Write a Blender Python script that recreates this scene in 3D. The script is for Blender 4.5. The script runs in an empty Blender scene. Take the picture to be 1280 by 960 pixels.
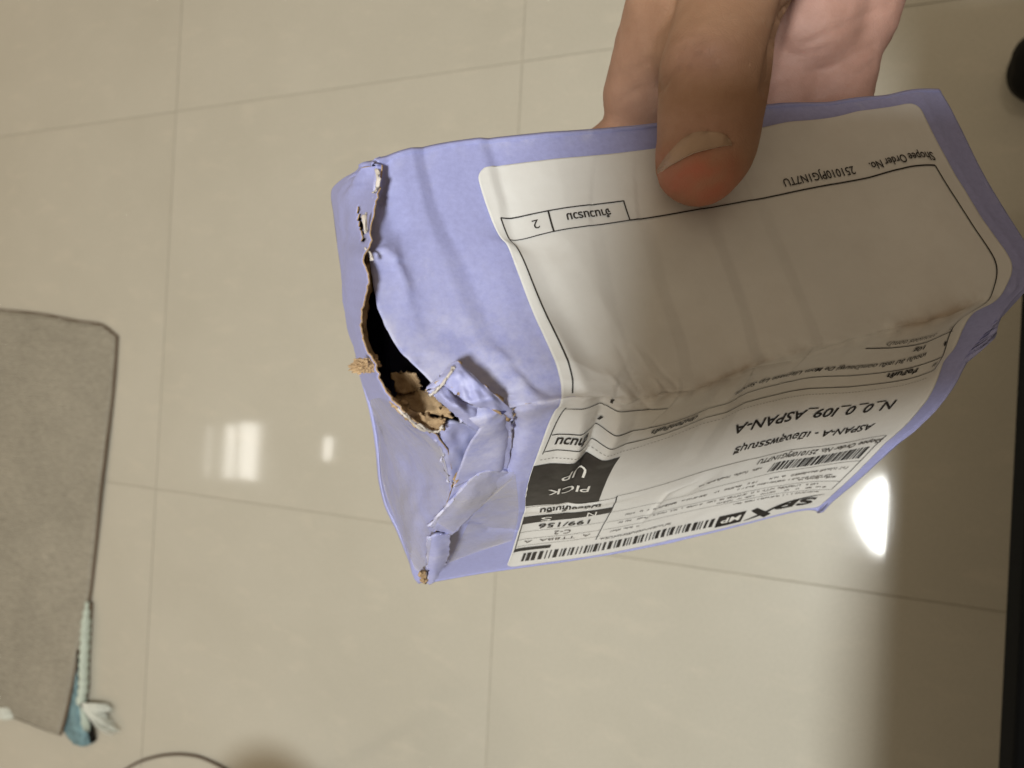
import bpy, bmesh, math, random
import numpy as np
from mathutils import Vector, Matrix
from mathutils.bvhtree import BVHTree

random.seed(7); rng = np.random.default_rng(7)
scene = bpy.context.scene
COL = scene.collection

# ================================================================= camera
FPX, CX, CY, CAM_H = 930.0, 640.0, 480.0, 1.14
RW = np.array([[0.91076249, 0.04589113, -0.41037263],
               [0.05190022, -0.99864611, 0.00350846],
               [-0.40965603, -0.0244938, -0.91191118]])   # lens axes (right, down, forward) -> room
cam_d = bpy.data.cameras.new('camera'); cam = bpy.data.objects.new('camera', cam_d); COL.objects.link(cam)
cam_d.sensor_width = 36.0; cam_d.lens = FPX / 1280 * 36.0
cam_d.clip_start = 0.005; cam_d.clip_end = 60.0
M = Matrix.Identity(4)
for i in range(3):
    M[i][0] = RW[i, 0]; M[i][1] = -RW[i, 1]; M[i][2] = -RW[i, 2]
M[2][3] = CAM_H
cam.matrix_world = M
cam_d.dof.use_dof = True; cam_d.dof.focus_distance = 0.158; cam_d.dof.aperture_fstop = 24.0
scene.camera = cam

# ================================================================= world (dim warm bounce of the room) and exposure
world = bpy.data.worlds.new('World'); scene.world = world; world.use_nodes = True
bg = world.node_tree.nodes['Background']
bg.inputs[0].default_value = (1.0, 0.79, 0.54, 1); bg.inputs[1].default_value = 0.48
scene.view_settings.view_transform = 'Standard'; scene.view_settings.look = 'None'
scene.view_settings.exposure = 0.0; scene.view_settings.gamma = 1.0
scene.view_settings.use_curve_mapping = False
scene.render.engine = 'CYCLES'
scene.cycles.max_bounces = 8; scene.cycles.transparent_max_bounces = 12
scene.cycles.use_denoising = True
LAMP_POS = (0.345, -0.600, 3.4); LAMP_R = 0.236; LAMP_L = 157.0      # the round ceiling lamp: its mesh glows
LAMP_COL = (0.985, 1.0, 0.965)

# ================================================================= helpers
def link(o, parent=None):
    COL.objects.link(o)
    if parent is not None: o.parent = parent
    return o
def empty(name, label=None, cat=None, loc=(0, 0, 0), group=None):
    o = bpy.data.objects.new(name, None); link(o); o.location = loc; o.empty_display_size = 0.02
    tag(o, label, cat, group); return o
def tag(o, label=None, cat=None, group=None, kind=None):
    if label: o['label'] = label
    if cat: o['category'] = cat
    if group: o['group'] = group
    if kind: o['kind'] = kind
    return o
def mesh_obj(name, V, F, mats, parent=None, smooth_shade=True, fmat=None):
    me = bpy.data.meshes.new(name)
    me.from_pydata([tuple(map(float, v)) for v in V], [], [tuple(map(int, f)) for f in F])
    for m in (mats if isinstance(mats, (list, tuple)) else [mats]): me.materials.append(m)
    if fmat is not None: me.polygons.foreach_set('material_index', np.asarray(fmat, np.int32))
    if smooth_shade: me.polygons.foreach_set('use_smooth', np.ones(len(me.polygons), bool))
    me.update()
    return link(bpy.data.objects.new(name, me), parent)
def grid_faces(nr, nc):
    i = np.arange(nr - 1)[:, None] * nc + np.arange(nc - 1)[None, :]
    i = i.ravel(); return np.stack([i, i + 1, i + nc + 1, i + nc], -1)
def orient(o):                         # make a sheet's faces look at the lens side
    me = o.data; c = Vector((0, 0, CAM_H)); s = 0.0
    for p in me.polygons: s += p.area * (1 if p.normal.dot(c - p.center) > 0 else -1)
    if s < 0: me.flip_normals()
def solidify(o, t, rim=1, inner=1, offset=-1):
    m = o.modifiers.new('thickness', 'SOLIDIFY'); m.thickness = t; m.offset = offset
    m.material_offset = inner; m.material_offset_rim = rim; m.use_even_offset = False
    return o
def bm_obj(name, bm, mats, parent=None, smooth_shade=False):
    me = bpy.data.meshes.new(name); bm.to_mesh(me); bm.free()
    for m in (mats if isinstance(mats, (list, tuple)) else [mats]): me.materials.append(m)
    if smooth_shade: me.polygons.foreach_set('use_smooth', np.ones(len(me.polygons), bool))
    return link(bpy.data.objects.new(name, me), parent)
def box_bm(bm, lo, hi, bevel=0.0):
    g = bmesh.ops.create_cube(bm, size=1.0); lo = Vector(lo); hi = Vector(hi)
    for v in g['verts']: v.co = (lo + hi) / 2 + Vector((v.co.x * (hi - lo).x, v.co.y * (hi - lo).y, v.co.z * (hi - lo).z))
    if bevel: bmesh.ops.bevel(bm, geom=list({e for v in g['verts'] for e in v.link_edges}), offset=bevel, segments=3, affect='EDGES', profile=0.6)
def tube(name, pts, radii, mat, parent=None, n=10, caps=True):
    P = [Vector(p) for p in pts]; R = radii if hasattr(radii, '__len__') else [radii] * len(P)
    V = []; F = []; up = Vector((0.13, 0.21, 0.97))
    for i, p in enumerate(P):
        t = (P[min(i + 1, len(P) - 1)] - P[max(i - 1, 0)]).normalized()
        a = t.cross(up).normalized(); b = a.cross(t)
        for k in range(n):
            th = 2 * math.pi * k / n; V.append(p + (a * math.cos(th) + b * math.sin(th)) * R[i])
    for i in range(len(P) - 1):
        for k in range(n): F.append((i * n + k, i * n + (k + 1) % n, (i + 1) * n + (k + 1) % n, (i + 1) * n + k))
    if caps: F.append(tuple(range(n))[::-1]); F.append(tuple((len(P) - 1) * n + k for k in range(n)))
    return mesh_obj(name, V, F, mat, parent)
def spline(pts, n):                    # smooth curve through points (any dimension)
    P = np.asarray(pts, float); d = np.r_[0, np.cumsum(np.linalg.norm(np.diff(P[:, :2], axis=0), axis=1))]
    t = np.linspace(0, d[-1], n); out = np.zeros((n, P.shape[1]))
    m = np.gradient(P, d, axis=0)
    k = np.clip(np.searchsorted(d, t) - 1, 0, len(d) - 2); h = (d[k + 1] - d[k]); s = ((t - d[k]) / h)[:, None]; h = h[:, None]
    return (2*s**3-3*s**2+1)*P[k] + (s**3-2*s**2+s)*h*m[k]*0.8 + (-2*s**3+3*s**2)*P[k+1] + (s**3-s**2)*h*m[k+1]*0.8
def fbm(x, y, scale, seed, octaves=3):
    r = np.random.default_rng(seed); out = 0; a = 1.0
    for o in range(octaves):
        for k in range(7):
            th = r.uniform(0, 2 * np.pi); f = (2 ** o) / scale * r.uniform(.6, 1.5)
            out = out + a / 3.2 * np.sin((x * np.cos(th) + y * np.sin(th)) * f * 2 * np.pi + r.uniform(0, 6.28))
        a *= 0.5
    return out

def crumple(x, y, scale, seed, n=6):    # sharp facets of crushed paper
    r = np.random.default_rng(seed); out = 0
    for k in range(n):
        th = r.uniform(0, np.pi); u = (x * np.cos(th) + y * np.sin(th)) / (scale * r.uniform(.6, 1.7)) + r.uniform() + .18 * np.sin((x * np.sin(th) - y * np.cos(th)) / scale * 2.1 + k)
        out = out + (np.abs(u - np.floor(u + .5)) * 4 - 1) / n ** .5
    return out

# ================================================================= materials
def new_mat(name):
    m = bpy.data.materials.new(name); m.use_nodes = True
    nt = m.node_tree; b = nt.nodes['Principled BSDF']; return m, nt, b
def nd(nt, typ, **kw):
    n = nt.nodes.new(typ)
    for k, v in kw.items():
        if k.startswith('i_'): n.inputs[k[2:].replace('_', ' ')].default_value = v
        else: setattr(n, k, v)
    return n
def noise(nt, scale, detail=4, rough=.55, coord='Object', stretch=None):
    tc = nd(nt, 'ShaderNodeTexCoord'); n = nd(nt, 'ShaderNodeTexNoise')
    n.inputs['Scale'].default_value = scale; n.inputs['Detail'].default_value = detail; n.inputs['Roughness'].default_value = rough
    if stretch:
        mp = nd(nt, 'ShaderNodeMapping'); mp.inputs['Scale'].default_value = stretch
        nt.links.new(tc.outputs[coord], mp.inputs[0]); nt.links.new(mp.outputs[0], n.inputs['Vector'])
    else: nt.links.new(tc.outputs[coord], n.inputs['Vector'])
    return n
def ramp(nt, src, stops):
    r = nd(nt, 'ShaderNodeValToRGB'); e = r.color_ramp.elements
    while len(e) < len(stops): e.new(0.5)
    for k, (p, c) in enumerate(stops): e[k].position = p; e[k].color = (*c, 1)
    nt.links.new(src, r.inputs[0]); return r
def bump(nt, b, src, strength, dist):
    n = nd(nt, 'ShaderNodeBump'); n.inputs['Strength'].default_value = strength; n.inputs['Distance'].default_value = dist
    nt.links.new(src, n.inputs['Height']); nt.links.new(n.outputs[0], b.inputs['Normal']); return n
def simple(name, col, rough=.6, spec=.5, nscale=None, var=.12, bs=0, bd=.0005, metallic=0):
    m, nt, b = new_mat(name); b.inputs['Base Color'].default_value = (*col, 1)
    b.inputs['Roughness'].default_value = rough; b.inputs['Specular IOR Level'].default_value = spec; b.inputs['Metallic'].default_value = metallic
    if nscale:
        n = noise(nt, nscale)
        r = ramp(nt, n.outputs[0], [(.3, tuple(c * (1 - var) for c in col)), (.7, tuple(min(1, c * (1 + var)) for c in col))])
        nt.links.new(r.outputs[0], b.inputs['Base Color'])
        if bs: bump(nt, b, n.outputs[0], bs, bd)
    return m

# purple printed paper face of the carton: ink with a fine fibre mottle and rubbed, paler scuffs
MAT_PURPLE, nt, b = new_mat('purple_carton')
n1 = noise(nt, 900, 5, .7); n2 = noise(nt, 45, 5, .6); n3 = noise(nt, 160, 6, .75)
r1 = ramp(nt, n1.outputs[0], [(.3, (.250, .266, .490)), (.7, (.298, .318, .575))])
r2 = ramp(nt, n2.outputs[0], [(.42, (0, 0, 0)), (.75, (.7, .7, .7))])
r3 = ramp(nt, n3.outputs[0], [(.58, (0, 0, 0)), (.80, (1, 1, 1))])
mul = nd(nt, 'ShaderNodeMath', operation='MULTIPLY'); nt.links.new(r2.outputs[0], mul.inputs[0]); nt.links.new(r3.outputs[0], mul.inputs[1])
mx = nd(nt, 'ShaderNodeMix', data_type='RGBA'); wr = nd(nt, 'ShaderNodeAttribute', attribute_name='wear'); wm = nd(nt, 'ShaderNodeMath', operation='MULTIPLY'); nt.links.new(wr.outputs['Fac'], wm.inputs[0])
wr2 = ramp(nt, n3.outputs[0], [(.38, (.1, .1, .1)), (.60, (1, 1, 1))]); nt.links.new(wr2.outputs[0], wm.inputs[1])
wa = nd(nt, 'ShaderNodeMath', operation='ADD', use_clamp=True); nt.links.new(mul.outputs[0], wa.inputs[0]); nt.links.new(wm.outputs[0], wa.inputs[1])
nt.links.new(wa.outputs[0], mx.inputs[0]); nt.links.new(r1.outputs[0], mx.inputs[6]); mx.inputs[7].default_value = (.50, .50, .62, 1)
nt.links.new(mx.outputs[2], b.inputs['Base Color']); b.inputs['Roughness'].default_value = .5; b.inputs['Specular IOR Level'].default_value = .42
bump(nt, b, n3.outputs[0], .25, .0003)

MAT_KRAFT, nt, b = new_mat('kraft_board')
n1 = noise(nt, 700, 6, .7); r1 = ramp(nt, n1.outputs[0], [(.3, (.27, .175, .095)), (.7, (.46, .33, .19))])
nt.links.new(r1.outputs[0], b.inputs['Base Color']); b.inputs['Roughness'].default_value = .9; bump(nt, b, n1.outputs[0], .5, .0004)

MAT_PULP = simple('torn_white_paper_edge', (.52, .48, .44), .9, nscale=800, bs=.4, bd=.0003)

MAT_LABEL, nt, b = new_mat('label_paper')
n1 = noise(nt, 60, 5, .6); r1 = ramp(nt, n1.outputs[0], [(.3, (.57, .575, .57)), (.7, (.63, .636, .63))])
n2 = noise(nt, 28, 6, .7)
nt.links.new(r1.outputs[0], b.inputs['Base Color']); b.inputs['Roughness'].default_value = .42; b.inputs['Specular IOR Level'].default_value = .4
at = nd(nt, 'ShaderNodeAttribute', attribute_name='dirt'); mx = nd(nt, 'ShaderNodeMix', data_type='RGBA')
r2 = ramp(nt, n2.outputs[0], [(.42, (0, 0, 0)), (.62, (1, 1, 1))])
mm = nd(nt, 'ShaderNodeMath', operation='MULTIPLY'); nt.links.new(at.outputs['Fac'], mm.inputs[0]); nt.links.new(r2.outputs[0], mm.inputs[1])
nt.links.new(mm.outputs[0], mx.inputs[0]); nt.links.new(r1.outputs[0], mx.inputs[6]); mx.inputs[7].default_value = (.27, .19, .12, 1)
nt.links.new(mx.outputs[2], b.inputs['Base Color'])
n4 = noise(nt, 500, 4, .6); bump(nt, b, n4.outputs[0], .08, .0002)

MAT_INK = simple('thermal_print', (.018, .016, .016), .5, .4, nscale=400, var=.5)
MAT_INK_GREY = simple('worn_thermal_print', (.10, .09, .085), .6, .3, nscale=900, var=.8)
MAT_REVERSE = simple('unprinted_letter', (.62, .62, .60), .45, .4, nscale=60)

MAT_TAPE, nt, b = new_mat('clear_packing_tape')
b.inputs['Base Color'].default_value = (.50, .49, .50, 1); b.inputs['Roughness'].default_value = .09; b.inputs['Specular IOR Level'].default_value = .7
n1 = noise(nt, 60, 5, .6); r1 = ramp(nt, n1.outputs[0], [(.35, (.12, .12, .12)), (.7, (.5, .5, .5))])
nt.links.new(r1.outputs[0], b.inputs['Alpha']); n2 = noise(nt, 130, 3, .5); bump(nt, b, n2.outputs[0], .6, .0015)

# polished beige porcelain: pale flecks, clear glaze
MAT_TILE, nt, b = new_mat('polished_tile')
tc = nd(nt, 'ShaderNodeTexCoord'); oi = nd(nt, 'ShaderNodeObjectInfo')
va = nd(nt, 'ShaderNodeVectorMath', operation='MULTIPLY_ADD'); nt.links.new(oi.outputs['Random'], va.inputs[0]); va.inputs[1].default_value = (31, 17, 0); nt.links.new(tc.outputs['Object'], va.inputs[2])
def tn(scale, det, rough, st=(1, 1, 1)):
    mp = nd(nt, 'ShaderNodeMapping'); mp.inputs['Scale'].default_value = st; mp.inputs['Rotation'].default_value = (0, 0, .7)
    nt.links.new(va.outputs[0], mp.inputs[0]); n = nd(nt, 'ShaderNodeTexNoise'); n.inputs['Scale'].default_value = scale; n.inputs['Detail'].default_value = det; n.inputs['Roughness'].default_value = rough
    nt.links.new(mp.outputs[0], n.inputs['Vector']); return n
a1 = tn(2.2, 6, .62); a2 = tn(11, 5, .6, (1, 2.6, 1)); a3 = tn(220, 3, .6)
r1 = ramp(nt, a1.outputs[0], [(.3, (.468, .453, .390)), (.7, (.522, .507, .443))])
r2 = ramp(nt, a2.outputs[0], [(.54, (0, 0, 0)), (.75, (.3, .3, .3))])
mx = nd(nt, 'ShaderNodeMix', data_type='RGBA'); nt.links.new(r2.outputs[0], mx.inputs[0]); nt.links.new(r1.outputs[0], mx.inputs[6]); mx.inputs[7].default_value = (.62, .585, .495, 1)
r3 = ramp(nt, a3.outputs[0], [(.3, (.93, .93, .93)), (.7, (1, 1, 1))])
m2 = nd(nt, 'ShaderNodeMix', data_type='RGBA', blend_type='MULTIPLY'); m2.inputs[0].default_value = 1; nt.links.new(mx.outputs[2], m2.inputs[6]); nt.links.new(r3.outputs[0], m2.inputs[7])
nt.links.new(m2.outputs[2], b.inputs['Base Color'])
b.inputs['Roughness'].default_value = .3; b.inputs['Specular IOR Level'].default_value = .12
b.inputs['Coat Weight'].default_value = 1.0; b.inputs['Coat Roughness'].default_value = .06; b.inputs['Coat IOR'].default_value = 1.5
cr_ = nd(nt, 'ShaderNodeMapRange'); cr_.inputs[1].default_value = .35; cr_.inputs[2].default_value = .7; cr_.inputs[3].default_value = .045; cr_.inputs[4].default_value = .10
a5 = tn(3.5, 6, .65); nt.links.new(a5.outputs[0], cr_.inputs[0]); nt.links.new(cr_.outputs[0], b.inputs['Coat Roughness'])
a4 = tn(5, 2, .4); bb = nd(nt, 'ShaderNodeBump'); bb.inputs['Strength'].default_value = .12; bb.inputs['Distance'].default_value = .002
nt.links.new(a4.outputs[0], bb.inputs['Height']); nt.links.new(bb.outputs[0], b.inputs['Coat Normal'])
MAT_GROUT = simple('grout', (.43, .40, .33), .8, nscale=60)

# ================================================================= floor
floor_me = bpy.data.meshes.new('floor')
floor_me.from_pydata([(-7, -6, -.0018), (5, -6, -.0018), (5, 6, -.0018), (-7, 6, -.0018)], [], [(0, 1, 2, 3)])
floor_me.materials.append(MAT_GROUT)
floor = tag(link(bpy.data.objects.new('floor', floor_me)), 'floor of polished beige tiles', None, None, 'structure')
PITCH = 0.806; GAP = 0.0015; GX, GY = -0.525, -0.257
tbm = bmesh.new(); hs = (PITCH - GAP) / 2
box_bm(tbm, (-hs, -hs, -.008), (hs, hs, 0), .0008)
tile_me = bpy.data.meshes.new('tile'); tbm.to_mesh(tile_me); tbm.free(); tile_me.materials.append(MAT_TILE)
for ix in range(-5, 4):
    for iy in range(-4, 4):
        o = bpy.data.objects.new('tile', tile_me); link(o, floor)
        o.location = (GX + (ix + .5) * PITCH, GY + (iy + .5) * PITCH, rng.uniform(-.0002, .0002))

# ================================================================= lamps of the room
MAT_GLOW, nt, b = new_mat('lamp_diffuser')
b.inputs['Base Color'].default_value = (.9, .9, .88, 1); b.inputs['Emission Color'].default_value = (*LAMP_COL, 1); b.inputs['Emission Strength'].default_value = LAMP_L
MAT_GLOW2, nt, b = new_mat('far_lamp_diffuser')
b.inputs['Base Color'].default_value = (.9, .9, .88, 1); b.inputs['Emission Color'].default_value = (1, .97, .90, 1); b.inputs['Emission Strength'].default_value = 10.0
MAT_WHITE = simple('white_plastic', (.78, .77, .74), .4)
def disc_lamp(name, label, pos, r, glow, h=.07):
    t = empty(name, label, 'lamp', pos)
    bm = bmesh.new(); bmesh.ops.create_cone(bm, cap_ends=True, segments=64, radius1=r * 1.04, radius2=r * .98, depth=h)
    bmesh.ops.translate(bm, verts=bm.verts, vec=(0, 0, h * .5 + .004)); bm_obj('housing', bm, MAT_WHITE, t)
    bm = bmesh.new(); bmesh.ops.create_circle(bm, cap_ends=True, segments=64, radius=r)
    for f in bm.faces: f.normal_flip()
    bm_obj('diffuser', bm, glow, t); return t
disc_lamp('ceiling_lamp', 'large round white ceiling lamp mirrored as a bright crescent in the floor', LAMP_POS, LAMP_R, MAT_GLOW)
def mirrored(px, py, z):               # where a lamp at height z is seen mirrored in the floor
    d = RW @ np.array([(px - CX) / FPX, (py - CY) / FPX, 1.0]); k = -(CAM_H + z) / d[2]
    return d[0] * k, d[1] * k
def bar_lamp(name, label, x0, x1, y0, y1, z, glow=None):
    ax, ay = mirrored(x0, y1, z); bx, by = mirrored(x1, y0, z)
    t = empty(name, label, 'lamp', ((ax + bx) / 2, (ay + by) / 2, z)); hx, hy = abs(bx - ax) / 2, abs(by - ay) / 2
    bm = bmesh.new(); box_bm(bm, (-hx * 1.05, -hy * 1.05, .003), (hx * 1.05, hy * 1.05, .05), .004); bm_obj('housing', bm, MAT_WHITE, t)
    bm = bmesh.new(); box_bm(bm, (-hx, -hy, -.012), (hx, hy, .002), .003); bm_obj('diffuser', bm, glow or MAT_GLOW2, t); return t
MAT_GLOW3 = MAT_GLOW2.copy(); MAT_GLOW3.name = 'ghost_strip_glow'; MAT_GLOW3.node_tree.nodes['Principled BSDF'].inputs['Emission Strength'].default_value = 3.5
bar_lamp('tube_lamp', 'wide bright bar lamp mirrored in the floor left of the parcel', 299, 325, 530, 598, 2.7)
bar_lamp('tube_lamp', 'narrow bar lamp beside the wide one, mirrored in the floor', 281, 294, 532, 598, 2.7)
bar_lamp('tube_lamp', 'dim thin glowing bar added for the faint leftmost strip mirrored in the floor', 257, 265, 534, 596, 2.7, MAT_GLOW3)  # glowing bar added only to draw a faint ghost strip in the floor
bar_lamp('tube_lamp', 'small lamp mirrored in the floor next to the torn parcel end', 405, 416, 547, 574, 2.7)

# ================================================================= measured geometry of the parcel (millimetres from the lens)
def to_world(p):                       # millimetres from the lens -> metres in the room
    return (np.asarray(p, float) @ RW.T) / 1000.0 + np.array([0, 0, CAM_H])

def ray(px, py, z):                    # a point z millimetres in front of the lens
    px, py, z = np.broadcast_arrays(np.asarray(px, float), np.asarray(py, float), np.asarray(z, float))
    return np.stack([(px - CX) / FPX * z, (py - CY) / FPX * z, z], -1)

BO = np.array([6.9, 0.5, 130.3])                       # corner of the ridge, left end of the label
BX = np.array([95.5, -19.1, 22.6]) / 100.0             # along the ridge
BU = np.array([-12.1, -43.3, 14.5]) / 47.26            # up the upper face
BV = np.array([-8.7, 57.0, 84.9]) / 102.6              # down the front face
NT = np.cross(BX, BU); NT /= np.linalg.norm(NT); NT *= -np.sign(NT @ BO)
NF = np.cross(BX, BV); NF /= np.linalg.norm(NF); NF *= -np.sign(NF @ BO)

def zT(px, py):
    d = ray(px, py, 1.0); return (NT @ BO) / (d @ NT)
def zF(px, py):
    d = ray(px, py, 1.0); return (NF @ BO) / (d @ NF)

RIDGE_R = 1.3
def w_ridge(x):                        # the crushed ridge has rolled over the front face in the middle
    return np.interp(x, [-23, -5, 8, 26, 38, 61, 88, 109], [5, 8, 10, 9.5, 8, 5, 0.5, 0])
def base(x, w):
    x = np.asarray(x, float); w = np.asarray(w, float); w0 = w_ridge(x)
    w = np.where(w < w0, (w - w0) * 53.5 / (53.5 + w0), (w - w0) * 104.5 / (104.5 - w0))
    x = x[..., None]; w = w[..., None]
    q = np.sqrt(w * w + RIDGE_R ** 2)
    return BO + x * BX + BU * (q - w) / 2 + BV * (q + w) / 2

def proj(p):
    return np.stack([p[..., 0] / p[..., 2] * FPX + CX, p[..., 1] / p[..., 2] * FPX + CY], -1)

# (x, w) on the wrapped sheet -> where that point of the dented carton really is
CTRL = [
 # label edges on the upper face
 (0,-47.3,595,208),(0,-30,632,300),(0,-15,667,392),(0,3,703,480),
 (100,-47.3,1145,128),(100,-28,1205,240),(100,-18,1233,285),(100,-10,1257,320),(100,-3,1262,345),(100,0.5,1246,372),(100,5,1217,388),(96.3,-20,1206,270),(96.3,-8,1242,328),(68,-47.3,986,153),(85,-47.3,1071,140),
 # ridge
 (8,10,757,500),(26,9.5,868,487),(38,8,932,461),(61,5,1060,425),(88,0.5,1195,388),
 # label edges on the front face
 (0,14,692,514),(0,22,677,551),(0,58,656,632),(0,102.7,632,709),
 (100,14,1201,414),(100,25,1178,452),(100,60,1107,552),(100,80,1056,603),(100,102.7,1022,634),(50,102.7,837,674.5),(75,102.7,934,652),
 # carton edges
 (-17,-53.5,500,187),(10,-53.5,665,166),(50,-53.5,888,143),(80,-53.5,1039,127),(95,-53.5,1110,118),(109,-53.5,1174,111),
 (109,-30,1234,225),(109,-10,1292,325),(109,0,1280,362),(107,12,1246,411),(106,30,1198,476),(104,60,1122,556),(104,104,1026,640),
 (50,104,839,678),(0,104.5,630,713),(-23,104.5,533,729),
 (-22,-46,466,250),(-22,-36,460,314),(-21.6,-30,466,348),(-21,-25,470,380),(-20,-14,500,440),(-17,-3,540,480),
 # printed rules on the label, straight on the paper
 (42,-32,880,262),(60.4,-32,985,243),(80,-32.3,1086,223),(96.3,-32.5,1167,207),(10.5,-36.5,685,264),(10.5,-32,692,290),(26,-36.5,779,252),(26,-32,787,276),(1.8,-36.5,626,272),(1.8,-32,637,300),
 (95.5,20.5,1174,446),(60,20.5,1006,472),(42,20.5,912,497),(26,20.5,830,528),
 (96.3,25.5,1167,461),(64,25.5,1012,486),(44,25.5,912,508),(22,25.5,795,550),
 (87,55,1060,551),(62,55,950,570),(45,55,876,588),(35,55,827,604),(25,55,771,619),
 (20.5,30,774,569),
 (-10,10,600,535),(-14,25,572,590),(-19,60,550,650),
]
_c = np.array(CTRL, float)
def _tps(a, b):
    d2 = ((a[:, None, :] - b[None, :, :]) ** 2).sum(-1)
    return np.where(d2 > 1e-9, d2 * np.log(d2 + 1e-9), 0.0)
_bz = base(_c[:, 0], _c[:, 1])
_off = (_c[:, 2:4] - proj(_bz))
_n = len(_c)
_A = np.zeros((_n + 3, _n + 3)); _A[:_n, :_n] = _tps(_c[:, :2], _c[:, :2]) + np.eye(_n) * 4.0
_A[:_n, _n] = 1; _A[:_n, _n + 1:] = _c[:, :2]; _A[_n, :_n] = 1; _A[_n + 1:, :_n] = _c[:, :2].T
_S = np.linalg.solve(_A, np.vstack([_off, np.zeros((3, 2))]))
def smooth(x, w):
    x = np.asarray(x, float); w = np.asarray(w, float); sh = x.shape
    q = np.stack([x.ravel(), w.ravel()], -1)
    d = _tps(q, _c[:, :2]) @ _S[:_n] + _S[_n] + q @ _S[_n + 1:]
    b = base(x, w).reshape(-1, 3)
    b = b + np.column_stack([d * b[:, 2:3] / FPX, np.zeros(len(b))])
    return b.reshape(sh + (3,))
_gx, _gw = np.meshgrid(np.arange(-30, 113, 1.0), np.arange(-58, 107, 1.0))
_gp = proj(smooth(_gx, _gw))
def inv(px, py):                       # picture position -> (x, w) on the sheet
    k = np.argmin((_gp[..., 0] - px) ** 2 + (_gp[..., 1] - py) ** 2)
    x, w = _gx.flat[k], _gw.flat[k]
    for _ in range(6):
        p = proj(smooth(np.array([x, x + .2, x]), np.array([w, w, w + .2])))
        J = np.stack([(p[1] - p[0]) / .2, (p[2] - p[0]) / .2], -1)
        try: dx = np.linalg.solve(J + np.eye(2) * 1e-6, np.array([px, py]) - p[0])
        except Exception: break
        dx = np.clip(dx, -2, 2); x += dx[0]; w += dx[1]
    return x, w

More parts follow.
